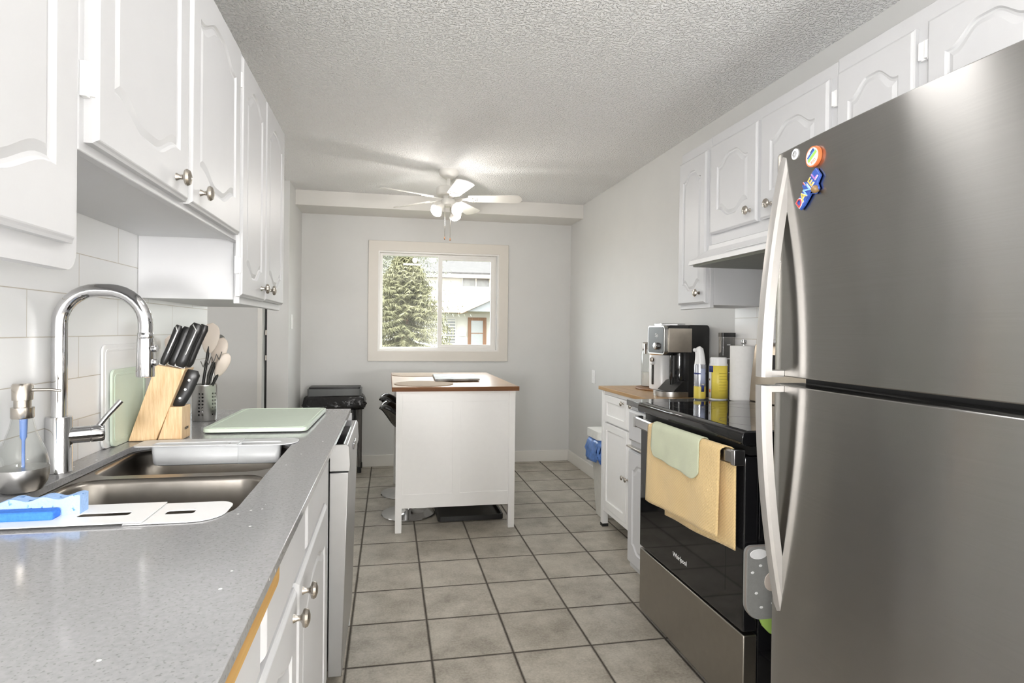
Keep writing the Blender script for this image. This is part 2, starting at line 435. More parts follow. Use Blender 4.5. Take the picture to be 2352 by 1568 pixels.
# ------------------------------------------------------------------ cabinet doors
def sstep(a, b, x):
    t = min(1, max(0, (x-a)/(b-a))); return t*t*(3-2*t)
def outline(a0, a1, b0, b1, ht, hb, n=22):
    pts, tgt = [], []
    g = lambda t: sstep(.10, .80, min(t, 1-t)*2)
    for i in range(n+1):
        t = i/n; pts.append((a0+(a1-a0)*t, b0-hb*g(t))); tgt.append(('b', t))
    for i in range(1, 6): pts.append((a1, b0+(b1-b0)*i/6)); tgt.append(('r', 0))
    for i in range(n+1):
        t = i/n; pts.append((a1-(a1-a0)*t, b1+ht*g(t))); tgt.append(('t', t))
    for i in range(1, 6): pts.append((a0, b1-(b1-b0)*i/6)); tgt.append(('l', 0))
    return pts, tgt
def offset(pts, d):
    n = len(pts); out = []
    for i in range(n):
        p0, p1, p2 = pts[i-1], pts[i], pts[(i+1) % n]
        e1 = (p1[0]-p0[0], p1[1]-p0[1]); e2 = (p2[0]-p1[0], p2[1]-p1[1])
        l1 = math.hypot(*e1) or 1e-9; l2 = math.hypot(*e2) or 1e-9
        n1 = (-e1[1]/l1, e1[0]/l1); n2 = (-e2[1]/l2, e2[0]/l2)
        k = 1+n1[0]*n2[0]+n1[1]*n2[1]; k = max(k, .45)
        out.append((p1[0]+d*(n1[0]+n2[0])/k, p1[1]+d*(n1[1]+n2[1])/k))
    return out
def panel_door(Wd, H, fn, mb=None, stile=.052, rail=.062, ht=.045, hb=.045, th=.019):
    """raised-panel cathedral door; fn(u,v,w) w=0 back, th front"""
    mb = mb or MB(); e = .007
    pts, tg = outline(stile, Wd-stile, rail+hb, H-rail-ht, ht, hb)
    n = len(pts)
    ins_ = lambda d: outline(stile+d, Wd-stile-d, rail+hb+d, H-rail-ht-d, ht, hb)[0]
    def rect_of(i, ins):
        k, t = tg[i]; u, v = pts[i]
        if k == 'b': return (ins if t == 0 else Wd-ins if t == 1 else u, ins)
        if k == 't': return (Wd-ins if t == 0 else ins if t == 1 else u, H-ins)
        return (Wd-ins, v) if k == 'r' else (ins, v)
    rings = [[(*rect_of(i, 0), 0) for i in range(n)], [(*rect_of(i, 0), th-.007) for i in range(n)], [(*rect_of(i, .004), th-.0045) for i in range(n)], [(*rect_of(i, e), th-.001) for i in range(n)], [(*rect_of(i, e+.002), th) for i in range(n)],
             [(*p, th) for p in pts], [(*p, th-.005) for p in ins_(.004)], [(*p, th-.0065) for p in ins_(.009)], [(*p, th-.0015) for p in ins_(.022)], [(*p, th-.0015) for p in ins_(.025)]]
    mb.loft([[fn(*p) for p in r] for r in rings])
    return mb
def slab_front(Wd, H, fn, th=.019):
    e = .010
    r = lambda i: [(i, i), (Wd-i, i), (Wd-i, H-i), (i, H-i)]
    rings = [[(*p, 0) for p in r(0)], [(*p, th-.008) for p in r(0)], [(*p, th-.002) for p in r(.006)], [(*p, th) for p in r(e)]]
    return MB().loft([[fn(*p) for p in q] for q in rings])
def face_pos(xf, y0, z0): return lambda u, v, w: (xf+w, y0+u, z0+v)
def face_neg(xf, y1, z0): return lambda u, v, w: (xf-w, y1-u, z0+v)

KNOB = [(.0075, 0), (.0065, .003), (.0045, .008), (.0048, .013), (.009, .016), (.0150, .0185), (.0162, .0225), (.0135, .0275), (.006, .0305), (0, .031)]
def knob(parent, x, y, z, sgn, s=1.0):
    return MB().lathe([(r*s, h*s) for r, h in KNOB], (x, y, z), (sgn, 0, 0), 20, 1, 1.12).build('knob', NICKEL, parent)
def hinge(parent, x, y, z, sgn):
    mb = MB().box(x, x+sgn*.010, y-.012, y+.002, z-.027, z+.027)
    mb.lathe([(.0045, -.024), (.0045, .024)], (x+sgn*.012, y+.002, z), (0,0,1), 10)
    mb.box(x, x+sgn*.004, y, y+.018, z-.018, z+.018)
    return mb.build('hinge', WHITEP, parent, bevel=.001)

def upper(label, side, y0, y1, z0, z1, doors, knobs, frame_drop=0, arch=.045, group=None, hinges=()):
    """side -1: on the left wall facing +x; +1: on the right wall facing -x"""
    sg = 1 if side < 0 else -1
    xw = XL if side < 0 else XR
    xf = xw+sg*.305
    back = xw+sg*.009
    t = thing('wall_cabinet', (xw+sg*.15, (y0+y1)/2, z0), label, 'cabinet', group)
    MB().box(back, xf-sg*.019, y0+.001, y1-.001, z0+.012, z1).build('cabinet_body', CABIN, t, bevel=.0015)
    # face frame
    holes = []
    fr_ = MB()
    if frame_drop:
        fr_.prism(rrect(y0+.0005, y1-.0005, z0-frame_drop, z1, (0, .03, 0, 0)), lambda u, v, w: (w, u, v), min(xf-sg*.019, xf), max(xf-sg*.019, xf))
    else:
        fr_.box(xf-sg*.019, xf, y0+.0005, y1-.0005, z0, z1)
    fr_.build('face_frame', CAB, t, bevel=.002)
    for i, (a, b, c, d) in enumerate(doors):
        fn = face_pos(xf, a, c) if sg > 0 else face_neg(xf, b, c)
        dd = panel_door(b-a, d-c, fn, stile=min(.058, (b-a)*.17), ht=arch, hb=arch*.85).build('door', CAB, t, smooth=16)
        for (ky, kz) in knobs[i]: knob(dd, xf+sg*.019, ky, kz, sg)
        for (hy, hz) in (hinges[i] if hinges else ()): hinge(dd, xf, hy, hz, sg)
    return t

upper('white wall cabinet nearest the camera, hanging lowest above the soap pump', -1, -2.15, -1.207, 1.362, 2.13,
      [(-2.12, -1.70, 1.375, 2.10), (-1.69, -1.245, 1.370, 2.10)], [[(-1.74, 1.41)], []], frame_drop=.030)
upper('raised white wall cabinet with two knobbed doors above the kitchen sink', -1, -1.205, -.222, 1.520, 2.13,
      [(-1.190, -.762, 1.535, 2.10), (-.745, -.297, 1.535, 2.10)], [[(-.845, 1.572)], [(-.682, 1.575)]],
      hinges=[[(-1.193, 1.63)], []])
upper('tall narrow-doored white wall cabinet ending the left row above the knife block', -1, -.220, .470, 1.328, 2.125,
      [(-.272, .076, 1.349, 2.098), (.086, .456, 1.352, 2.098)], [[(.006, 1.392)], [(.125, 1.394)]],
      hinges=[[(-.274, 1.445), (-.274, 2.02)], []])
upper('narrow white wall cabinet over the coffee maker, farthest of the right row', 1, .208, .482, 1.366, 2.135,
      [(.226, .478, 1.388, 2.085)], [[(.272, 1.437)]], arch=.04)
upper('white wall cabinet directly above the range hood', 1, -.545, .206, 1.648, 2.138,
      [(-.148, .192, 1.692, 2.088), (-.522, -.170, 1.692, 2.090)], [[(-.108, 1.742)], [(-.238, 1.742)]],
      hinges=[[], [(-.540, 2.018)]])
upper('white wall cabinet above the steel refrigerator, nearest of the right row', 1, -1.60, -.547, 1.76, 2.145,
      [(-.842, -.560, 1.775, 2.093), (-1.20, -.880, 1.775, 2.095), (-1.55, -1.215, 1.775, 2.095)], [[], [], []],
      hinges=[[(-.858, 2.022)], [(-.876, 2.022)], []])

# ------------------------------------------------------------------ left base run
CT = .914
sx0, sx1, sy0, sy1 = -.560, -.130, -1.100, -.368
top = MB().prism([(XL+.009, -2.35), (-.010, -2.35), (-.010, .335), (XL+.009, .365)], XY, CT-.017, CT, [rrect(sx0, sx1, sy0, sy1, .055, 8)])
ct = top.build('countertop', QUARTZ, origin=(-.3, -1, CT-.017), bevel=.0015)
tag(ct, 'long grey speckled quartz countertop holding the sink on the left', 'countertop')

def base_cab(label, y0, y1, doors, fronts, knobs, x_f=-.045):
    t = thing('base_cabinet', (-.3, (y0+y1)/2, 0), label, 'cabinet')
    mb = MB().box(XL+.002, x_f-.019, y0+.001, y0+.018, .1, .85)
    mb.box(XL+.002, x_f-.019, y1-.018, y1-.001, .1, .85).box(XL+.002, x_f-.019, y0+.018, y1-.018, .1, .118)
    mb.build('cabinet_body', CABIN, t)
    MB().box(x_f-.12, x_f-.10, y0+.001, y1-.001, 0, .1).build('toe_kick', CABIN, t)
    fr_ = MB().prism([(y0+.0005, .1), (y1-.0005, .1), (y1-.0005, CT-.017), (y0+.0005, CT-.017)], YZ, x_f-.019, x_f)
    fr_.build('face_frame', CAB, t, bevel=.001)
    for i, (a, b, c, d) in enumerate(doors):
        dd = panel_door(b-a, d-c, face_pos(x_f, a, c), stile=.06, ht=.04, hb=.04).build('door', CAB, t, smooth=16)
        for (ky, kz) in knobs[i]: knob(dd, x_f+.019, ky, kz, 1)
    for (a, b, c, d) in fronts: slab_front(b-a, d-c, face_pos(x_f, a, c)).build('drawer_front', CAB, t, smooth=25)
    return t
base_cab('white sink base cabinet with two knobbed doors beside the dishwasher', -1.62, -.2235,
         [(-1.50, -1.012, .12, .742), (-.992, -.445, .12, .742)],
         [(-1.60, -1.342, .762, .868), (-1.315, -.905, .762, .888), (-.875, -.445, .762, .888)], [[(-1.062, .704)], [(-.942, .704)]])
base_cab('white base cabinet under the near end of the grey countertop', -2.33, -1.622, [(-2.30, -1.97, .12, .742), (-1.955, -1.65, .12, .742)], [(-2.30, -1.65, .762, .868)], [[(-2.0, .675)], []])
st = MB().prism(rrect(-2.33, -1.285, CT-.045, CT-.0175, (0, .012, .002, 0)), YZ, -.0255, -.013).build('wood_strip', STRIPW, origin=(-.02, -1.3, CT-.045))
tag(st, 'raw yellowish wood strip under the near countertop edge', 'trim strip')

# dishwasher
t = thing('dishwasher', (-.3, .04, 0), 'stainless dishwasher under the far end of the grey countertop', 'dishwasher')
MB().box(XL+.02, -.05, -.222, .315, .09, .868).build('tub_body', DGREY, t)
MB().prism([(-.043, .10), (.002, .10), (.0185, .776), (-.043, .776)], lambda u, v, w: (u, w, v), -.222, .315).build('door', DWSTEEL, t, bevel=.003)
cp_ = MB().prism([(-.043, .780), (.022, .780), (.024, .800), (.020, .860), (.014, .868), (-.043, .868)], lambda u, v, w: (u, w, v), -.222, .315).build('control_panel', DWSTEEL, t, bevel=.002)
MB().box(-.030, .004, -.21, .303, .8675, .8695).build('control_strip', BLACKG, t)
for yy in (-.05, .0, .05): MB().box(.023, .0265, yy-.012, yy+.012, .82, .84).build('button', CHROME, t, bevel=.002)
MB().box(-.10, -.08, -.222, .315, 0, .10).build('toe_kick', BLACK, t)
ep = MB().box(XL+.012, -.006, .317, .334, 0, CT-.0175).build('end_panel', CAB, origin=(-.3, .325, 0), bevel=.001)
tag(ep, 'white end panel closing the counter past the dishwasher', 'panel')

# sink
t = thing('kitchen_sink', (-.345, -.735, .70), 'undermount double bowl stainless sink set in the grey countertop', 'sink')
def bowl(y0, y1, name='bowl'):
    z_t = CT-.018; mb = MB(); rings = []
    for ins, z, r in ((0, z_t, .06), (.004, z_t-.012, .06), (.010, z_t-.10, .06), (.014, z_t-.150, .06), (.024, z_t-.172, .055), (.045, z_t-.182, .045)):
        rings.append([(u, v, z) for u, v in rrect(-.552+ins, -.138-ins, y0+ins, y1-ins, r, 8)])
    mb.loft(rings, cap0=False)
    return mb.build(name, SINKM, t, solid=.0012, solid_off=1, smooth=60)
b1 = bowl(-1.092, -.716); b2 = bowl(-.684, -.376)
for (yy, b) in ((-.90, b1), (-.53, b2)):
    MB().lathe([(.045, .713), (.043, .7165), (.02, .7165), (.018, .714)], (-.345, yy, 0), seg=28).build('drain', CHROME, b)
MB().prism(rrect(-.575, -.115, -1.115, -.353, .05, 6), XY, CT-.0195, CT-.0175, [rrect(-.552, -.138, -1.092, -.716, .06, 8), rrect(-.552, -.138, -.684, -.376, .06, 8)]).build('flange', SINKM, t)

def sink_tray(name, label, x0, x1, y0, y1, bx0, bx1, by0, by1, depth, mat, slots, split):
    t = thing(name, (x0, (y0+y1)/2, CT+.001), label, 'sink tray', 'extending trays across the sink')
    zt = CT+.001
    for k, (a, b, dz) in enumerate(((x0, split, .0030), (split-.03, x1, .0))):
        rr = (.018, 0, 0, .018) if k == 0 else (0, .05, .03, 0)
        lip = .016
        ho = [rrect(bx0, split-.001, by0, by1, (.012, .001, .001, .012), 5) if k == 0 else rrect(split-.029, bx1, by0, by1, (.001, .012, .012, .001), 5)] if depth else [rrect(s0, s1, q0, q1, .0045, 4) for (s0, s1, q0, q1) in slots if a < s0 and s1 < b and (k == 1 or s1 < split-.03)]
        MB().prism(rrect(a, b, y0, y1, rr, 8), XY, zt+dz, zt+dz+(.003 if depth else .0016), ho).build('rim', mat, t, bevel=.001 if depth else .0004)
        if depth:
            u0, u1 = (bx0, split) if k == 0 else (split-.001, bx1)
            rg = []
            for ins, z in ((0, zt+dz+.001), (.003, zt-depth*.88+dz), (.006, zt-depth+dz), (.012, zt-depth+dz-.002)):
                rg.append([(p, q, z) for p, q in rrect(u0+(ins if k == 0 else 0), u1-(ins if k == 1 else 0), by0+ins*.6+(.001 if k else 0), by1-ins*.6, (.012, .001, .001, .012) if k == 0 else (.001, .012, .012, .001), 5)])
            MB().loft(rg, cap0=False).build('basin', mat, t, solid=.0018, solid_off=1 if k == 0 else -1, smooth=25)
    return t
sink_tray('sink_tray', 'pale grey extending basket tray across the far edge of the sink', -.546, -.116, -.448, -.352, -.500, -.160, -.440, -.396, .052, GREYP, [], -.275)
sink_tray('sink_tray', 'white slotted extending tray along the near edge of the sink', -.600, -.140, -1.128, -1.010, 0, 0, 0, 0, 0, WHITEP,
          [(-.244, -.196, -1.080, -1.058), (-.382, -.300, -1.084, -1.064), (-.52, -.43, -1.052, -1.034)], -.262)

# sponges
SPL = plain('light_blue_sponge', (.30, .48, .80), .9, var=.18, scale=160, bmp=.002, bscale=160)
_nt = SPL.node_tree; _f = noise(_nt, coords(_nt), 95, 2, .4)
_b = _nt.nodes['Principled BSDF']; _nt.links.new(mixc(_nt, ramp(_nt, _f, [(.63, (0,0,0)), (.70, (1,1,1))]), (.33, .50, .80), (.06, .17, .46)), _b.inputs['Base Color'])
SPD = plain('blue_scrub_sponge', (.035, .17, .60), .85, var=.12, scale=200, bmp=.001, bscale=300)
def wavy(x0, x1, y0, y1, z0, z1, amp):
    n = 30; o = [(x0+(x1-x0)*i/n, z0) for i in range(n+1)]
    o += [(x1-(x1-x0)*i/n, z1+amp*sin(i*.55+.5)*.6+amp*(1-i/n)*1.2-amp*.6) for i in range(n+1)]
    return MB().prism(o, XZ, y0, y1)
s1 = wavy(-.512, -.384, -1.066, -1.036, CT+.0042, CT+.034, .005).build('sponge', SPL, origin=(-.445, -1.05, CT+.0042), bevel=.003)
tag(s1, 'light blue wavy sponge standing behind the darker blue one', 'sponge')
s2 = MB().box(-.53, -.412, -1.096, -1.068, CT+.0042, CT+.020).build('sponge', SPD, origin=(-.47, -1.08, CT+.0042), bevel=.004)
tag(s2, 'dark blue scrub sponge lying on the near white sink tray', 'sponge')

# soap dispenser
cx, cy = -.581, -.868
t = thing('soap_dispenser', (cx, cy, CT), 'pear-shaped clear glass soap pump with steel base on the counter', 'soap dispenser')
BZ = CT+.048
MB().lathe([(0, 0), (.028, 0), (.034, .003), (.042, .018), (.0452, .036), (.0452, .048)], (cx, cy, CT+.0005), seg=40).build('base_cup', STEEL, t)
MB().lathe([(.0445, 0), (.0435, .012), (.0385, .034), (.0285, .060), (.0215, .082), (.0185, .098), (.0175, .106)], (cx, cy, BZ), seg=40, cap=False).build('glass_bottle', JARG, t, solid=.002, solid_off=-1)
SOAPB = plain('blue_dip_tube', (.12, .22, .52), .4, var=.05)
MB().lathe([(.003, -.035), (.003, .055), (.006, .062), (.007, .10)], (cx+.002, cy, BZ), seg=12).build('dip_tube', SOAPB, t)
MB().lathe([(0, 0), (.040, 0), (.0435, .004), (.043, .012)], (cx, cy, BZ-.012), seg=32).build('liquid_soap', glass_mat('clear_soap', (.80, .83, .90)), t)
pm = MB().lathe([(.0185, .100), (.0195, .102), (.0195, .122), (.0145, .123), (.0145, .136), (.0175, .137), (.0182, .166), (.016, .170), (0, .171)], (cx, cy, BZ), seg=32).build('pump_head', NICKEL, t)
MB().tube([(cx+.015, cy, BZ+.157), (cx+.05, cy+.004, BZ+.157), (cx+.066, cy+.006, BZ+.154)], [.0035, .003, .0028], 10).build('nozzle', NICKEL, pm)

# faucet
fx, fy = -.598, -.700
t = thing('kitchen_faucet', (fx, fy, CT), 'tall chrome gooseneck pull-down faucet behind the sink', 'faucet')
MB().lathe([(0, 0), (.0275, 0), (.0275, .002), (.0262, .004), (.0262, .124), (.0252, .127), (.016, .127)], (fx, fy, CT+.0005), seg=40).build('body', CHROME, t)
pth = [(fx, fy, CT+.12), (fx, fy, 1.20), (fx, fy, 1.255)]
xe = -.418; R = .078
for k in range(1, 9): a = pi-(.5*pi)*k/8; pth.append((fx+R+R*cos(a), fy, 1.255+R*sin(a)))
for k in range(0, 9): a = .5*pi-(.5*pi)*k/8; pth.append((xe-R+R*cos(a), fy, 1.255+R*sin(a)))
pth.append((xe, fy, 1.235))
MB().tube(pth, .0158, 24, up=(0, 1, 0)).build('spout', CHROME, t)
sh = MB().lathe([(.0158, .0), (.0172, -.002), (.0172, -.012), (.0166, -.013), (.0178, -.014), (.0198, -.100), (.0190, -.104), (.014, -.105), (0, -.1045)], (xe, fy, 1.236), seg=32).build('spray_head', CHROME, t)
for zz in (1.198, 1.166): MB().lathe([(.0075, 0), (.0085, .006), (.007, .009), (0, .0095)], (xe+.018, fy-.002, zz), (1, -.15, 0), 16).build('spray_button', CHROME, sh)
hd = V(cos(radians(28)), sin(radians(28)), 0)
hb = V(fx, fy, .996)
MB().lathe([(.0195, .015), (.0195, .058), (.0185, .0585), (.0185, .060), (.0198, .0605), (.0198, .083), (.017, .087), (0, .088)], hb, hd, 32).build('valve_barrel', CHROME, t)
e0 = hb+hd*.072+V(0, 0, .012)
MB().tube([e0, e0+hd*.020+V(0, 0, .028), e0+hd*.046+V(.002, 0, .062)], [.0062, .0060, .0066], 14).build('lever', CHROME, t)

# cutting boards
def board_on_edge(name, mat, label, x0, y0, y1, z1, lean, th, r):
    t = thing(name, (x0, (y0+y1)/2, CT+.001), label, 'cutting board')
    L = z1-CT-.001; a = math.asin(lean/L)
    def fn(u, v, w): return (x0-v*sin(a)+w*cos(a), u, CT+.001+v*cos(a)+w*sin(a))
    MB().prism(rrect(y0, y1, 0, L, r, 8), fn, 0, th).build('board', mat, t, bevel=.003)
    MB().prism(rrect(y0+.012, y1-.012, .012, L-.012, r*.7, 8), fn, th, th+.0015, [rrect(y0+.018, y1-.018, .018, L-.018, r*.6, 8)]).build('raised_rim', mat, t, bevel=.0006)
board_on_edge('cutting_board', WHITEP, 'tall white cutting board leaning against the tile behind the green one', -.6190, -.455, -.085, 1.200, .0015, .0065, .022)
board_on_edge('cutting_board', MINT, 'mint green cutting board standing against the white one behind the knife block', -.6095, -.425, -.20, 1.130, .001, .007, .02)
t = thing('cutting_board', (-.27, .01, CT), 'mint green cutting board lying flat at the end of the counter', 'cutting board')
cr, sr = cos(radians(-1.5)), sin(radians(-1.5))
fnb = lambda u, v, w: (-.268+u*cr-v*sr, .02+u*sr+v*cr, CT+w)
MB().prism(rrect(-.160, .160, -.250, .245, .025, 8), fnb, .004, .016).build('board', MINT, t, bevel=.003)
MB().prism(rrect(-.150, .150, -.240, .235, .02, 8), fnb, .016, .0175, [rrect(-.142, .142, -.232, .227, .018, 8)]).build('raised_rim', MINT, t, bevel=.0006)
for (u, v) in ((-.12, -.2), (.12, -.2), (.12, .2), (-.12, .2)): MB().lathe([(.008, .0), (.008, .0045)], fnb(u, v, .0003), seg=12).build('foot', MINT, t)

# knife block
t = thing('knife_block', (-.53, -.29, CT), 'pine knife block leaning over a small block, full of black-handled knives', 'knife block')
y0, y1 = -.335, -.252
ld = V(.072, 0, .222).normalized()
MB().prism([(-.599, CT+.001), (-.526, CT+.001), (-.447, CT+.213), (-.462, CT+.213), (-.526, CT+.2255)], XZ, y0, y1).build('leaning_block', PINE, t, bevel=.002)
MB().prism([(-.5225, CT+.001), (-.456, CT+.001), (-.456, CT+.100), (-.4905, CT+.100)], XZ, y0+.004, y1-.004).build('front_block', PINE, t, bevel=.002)
text_part('printed_mark', 'UBSRN', .011, .0002, frame_m((-.4552, -.292, CT+.032), (0, 1, 0), (0, 0, 1)), BLACK, t)
WHITEM = plain('white_rivet', (.9, .9, .9), .3)
def knife(base, d, L, w, th, nm, lb, rivets=0, curve=0, strip=False):
    tt = thing('kitchen_knife', base, lb, 'knife', 'knives in the pine block')
    base = V(*base); side = V(0, 1, 0); fw = d.cross(side).normalized()
    if fw.x < 0: fw = -fw
    pts, rs = [], []
    for k in range(11):
        s = k/10; b = sin(s*pi)*curve
        pts.append(base+d*(L*s)+fw*(b)); rs.append(w*(.82+.18*abs(2*s-1)**2*(1 if s > .5 else .6)) if 0 < k < 10 else w*.62)
    h = MB().tube(pts, rs, 16, sx=1, sy=th/w, up=fw).build('handle', BLACK, tt, smooth=60)
    MB().obox(base+d*.0005, fw*(w*.72), side*.0016, d*.003).build('bolster', STEEL, tt)
    for i in range(rivets):
        p = base+d*(L*(.25+.25*i))+fw*(sin((.25+.25*i)*pi)*curve)-side*(th*.97)
        MB().lathe([(.0036, -.001), (.0036, .0012), (0, .0016)], p, (0, -1, 0), 14).build('rivet', WHITEM, tt)
    if strip:
        MB().tube([base+d*(L*.30)-side*(th*.98)+fw*w*.25, base+d*(L*.86)-side*(th*.98)+fw*w*.3, base+d*(L*.95)-side*(th*.6)-fw*w*.5], .0022, 8).build('steel_tang', STEEL, tt)
    return tt
kd = V(.36, 0, .93).normalized()
kb = lambda u, y: (-.520+u, y, CT+.226-u*.15)
knife(kb(.006, -.318), kd, .125, .0125, .009, 0, 'slim black-handled knife leftmost in the leaning pine block', strip=True)
knife(kb(.028, -.305), kd, .122, .0185, .0125, 0, 'black-handled knife second from the left in the leaning block')
knife(kb(.052, -.316), kd, .138, .020, .0125, 0, 'black-handled knife with a steel edge strip at the front of the leaning block', strip=True)
knife(kb(.060, -.275), kd, .136, .016, .0115, 0, 'black-handled knife hindmost in the leaning pine block')
knife((-.484, -.305, CT+.100), V(.42, 0, .9).normalized(), .118, .0245, .0125, 0, 'thick curved black-handled knife with white rivets in the small front block', rivets=3, curve=.008)

# utensil cup
def holes_mat():
    m, nt, b = new_mat('perforated_steel')
    b.inputs['Base Color'].default_value = (.68, .67, .65, 1); b.inputs['Metallic'].default_value = 1; b.inputs['Roughness'].default_value = .3
    t = nt.nodes.new('ShaderNodeTexCoord'); s = nt.nodes.new('ShaderNodeSeparateXYZ'); nt.links.new(t.outputs['Object'], s.inputs[0])
    ang = math_n(nt, 'ARCTAN2', s.outputs[1], s.outputs[0]); u = math_n(nt, 'MULTIPLY', ang, .040)
    a = math_n(nt, 'DIVIDE', u, .0116); fa = math_n(nt, 'FRACT', math_n(nt, 'ADD', a, 50.5)); ia = math_n(nt, 'FLOOR', math_n(nt, 'ADD', a, 50.5))
    keep = math_n(nt, 'LESS_THAN', math_n(nt, 'MODULO', ia, 4), 1.5)
    zz = math_n(nt, 'DIVIDE', math_n(nt, 'SUBTRACT', s.outputs[2], .018), .0125); fz = math_n(nt, 'FRACT', math_n(nt, 'ADD', zz, 20.0)); iz = math_n(nt, 'FLOOR', zz)
    inr = math_n(nt, 'MULTIPLY', math_n(nt, 'GREATER_THAN', iz, -.5), math_n(nt, 'LESS_THAN', iz, 6.5))
    du = math_n(nt, 'MULTIPLY', math_n(nt, 'SUBTRACT', fa, .5), .0116); dz = math_n(nt, 'MULTIPLY', math_n(nt, 'SUBTRACT', fz, .5), .0125)
    rr = math_n(nt, 'SQRT', math_n(nt, 'ADD', math_n(nt, 'MULTIPLY', du, du), math_n(nt, 'MULTIPLY', dz, dz)))
    hole = math_n(nt, 'MULTIPLY', math_n(nt, 'MULTIPLY', math_n(nt, 'LESS_THAN', rr, .0033), keep), inr)
    nt.links.new(math_n(nt, 'SUBTRACT', 1, hole), b.inputs['Alpha']); return m
ux, uy = -.511, .075
t = thing('utensil_holder', (ux, uy, CT), 'perforated steel utensil cup right of the knife block', 'utensil holder')
MB().lathe([(0, .0015), (.039, .0015), (.040, .003), (.040, .129), (.0405, .130)], (ux, uy, CT), seg=48, cap=False).build('cup', holes_mat(), t, solid=.0008, solid_off=-1)
MB().lathe([(.0395, .127), (.041, .1275), (.041, .1305), (.0395, .131)], (ux, uy, CT), seg=48, cap=False).build('rolled_rim', STEEL, t)
def utensil(nm, lb, foot, tip, hl, hw, ht, mat, hmat, face=(0, -1, 0), taper=1.0):
    tt = thing(nm, foot, lb, 'utensil', 'utensils in the steel cup')
    a, b = V(*foot), V(*tip); d = (b-a).normalized(); L = (b-a).length
    MB().tube([a, a+d*(L-hl*.8), a+d*(L-hl*.55)], [.0045, .0055, .005], 12).build('handle', hmat, tt)
    f = V(*face); sd = d.cross(f).normalized(); f = sd.cross(d).normalized(); rg = []
    for k in range(15):
        s = k/14; wdt = hw*(max(1e-3, 1-(2*s-1)**2)**.5)*(1-.35*(1-s)*taper); tk = ht*(max(1e-3, 1-(2*s-1)**2)**.5)
        c = a+d*(L-hl+hl*s); rg.append([c+sd*(wdt*cos(2*pi*i/20))+f*(tk*sin(2*pi*i/20)) for i in range(20)])
    MB().loft(rg).build('head', mat, tt, smooth=60)
cb_ = lambda dx, dy: (ux+dx, uy+dy, CT+.006)
utensil('spatula', 'cream spatula with the broad rounded head standing highest in the cup', cb_(-.020, -.01), (-.480, .055, 1.268), .115, .036, .006, CREAM, BLACK)
utensil('serving_spoon', 'cream ladling spoon tilted right below the tallest spatula', cb_(-.030, .012), (-.452, .092, 1.215), .115, .031, .007, CREAM, BLACK)
utensil('slotted_turner', 'cream turner head half hidden behind the black knife handles', cb_(.024, .022), (-.598, -.02, 1.222), .10, .034, .005, CREAM, BLACK)
utensil('cooking_spoon', 'cream-bowled spoon with dark stem leaning right over the cup rim', cb_(-.026, -.016), (-.426, .052, 1.158), .095, .025, .008, CREAM, BLACK, face=(.5, -.8, .3))
utensil('ladle', 'brushed steel ladle behind the cream spoons in the cup', cb_(-.005, .02), (-.470, .125, 1.225), .07, .024, .012, STEEL, STEEL)
tt = thing('potato_masher', cb_(.0, .008), 'dark wire zigzag masher among the utensils in the cup', 'utensil', 'utensils in the steel cup')
MB().tube([cb_(.0, .008), (-.490, .040, 1.08), (-.470, .030, 1.128)], .004, 10).build('handle', DGREY, tt)
zp = []
for k in range(33):
    s = k/32; zp.append((-.512+.070*s, .030, 1.118+.034*s+.013*(abs(((s*4) % 1)*2-1)*2-1)))
MB().tube(zp, .0016, 8).build('zigzag_wire', DGREY, tt)

# ------------------------------------------------------------------ refrigerator
t = thing('refrigerator', (1.45, -1.33, 0), 'large brushed steel top-freezer refrigerator on the right', 'refrigerator')
FY0, FY1 = -1.74, -.918
def fdoor(z0, z1, nm):
    n = 28; r = .016
    pts = []
    for k in range(n+1):
        s = k/n; y = FY1-.012-(FY1-FY0-.024)*s
        pts.append((1.078-.020*(1-(2*s-1)**2), y))
    loop = [(1.165, FY0), (1.165, FY1), (1.092, FY1), (1.083, FY1-.003)]+pts+[(1.083, FY0+.003), (1.092, FY0)]
    loop = loop[::-1]
    return MB().prism(loop, XY, z0, z1).build(nm, FRIDGE, t, bevel=.003, smooth=30)
CASE = plain('fridge_case_grey', (.10, .10, .10), .5, var=.05)
MB().box(1.175, 1.83, FY0+.004, FY1-.003, .02, 1.683).build('case', CASE, t, bevel=.004)
MB().box(1.165, 1.175, FY0+.01, FY1-.01, .10, 1.68).build('door_gasket', RUBBER, t)
fd1 = fdoor(1.148, 1.688, 'freezer_door'); fd2 = fdoor(.075, 1.128, 'fridge_door')
MB().box(1.12, 1.18, FY0+.02, FY1-.02, .0, .07).build('base_grille', BLACK, t)
HND = plain('handle_steel', (.50, .485, .47), .38, .6, var=.02, scale=60)
def fhandle(parent, za, zb, nm='handle'):
    """za: stand-off end at the seam, zb: end that meets the door"""
    rg = []
    for k in range(25):
        s = k/24; z = za+(zb-za)*s
        xo = 1.016+.060*s**1.9
        xi = min(xo+.024, 1.0775)
        y1, y0 = FY1-.018+.004*0, FY1-.052
        rg.append([(xo+.006, y0, z), (xo, y0+.006, z), (xo, y1-.014, z), (xo+.004, y1, z), (xi, y1, z), (xi, y0, z)])
    h = MB().loft(rg).build(nm, HND, parent, bevel=.001, smooth=18)
    zc = za+(.008 if zb > za else -.008)
    MB().box(1.030, 1.0745, FY1-.050, FY1-.020, zc-.008, zc+.008).build('bracket', HND, parent, bevel=.001)
fhandle(fd1, 1.146, 1.676); fhandle(fd2, 1.126, .578)

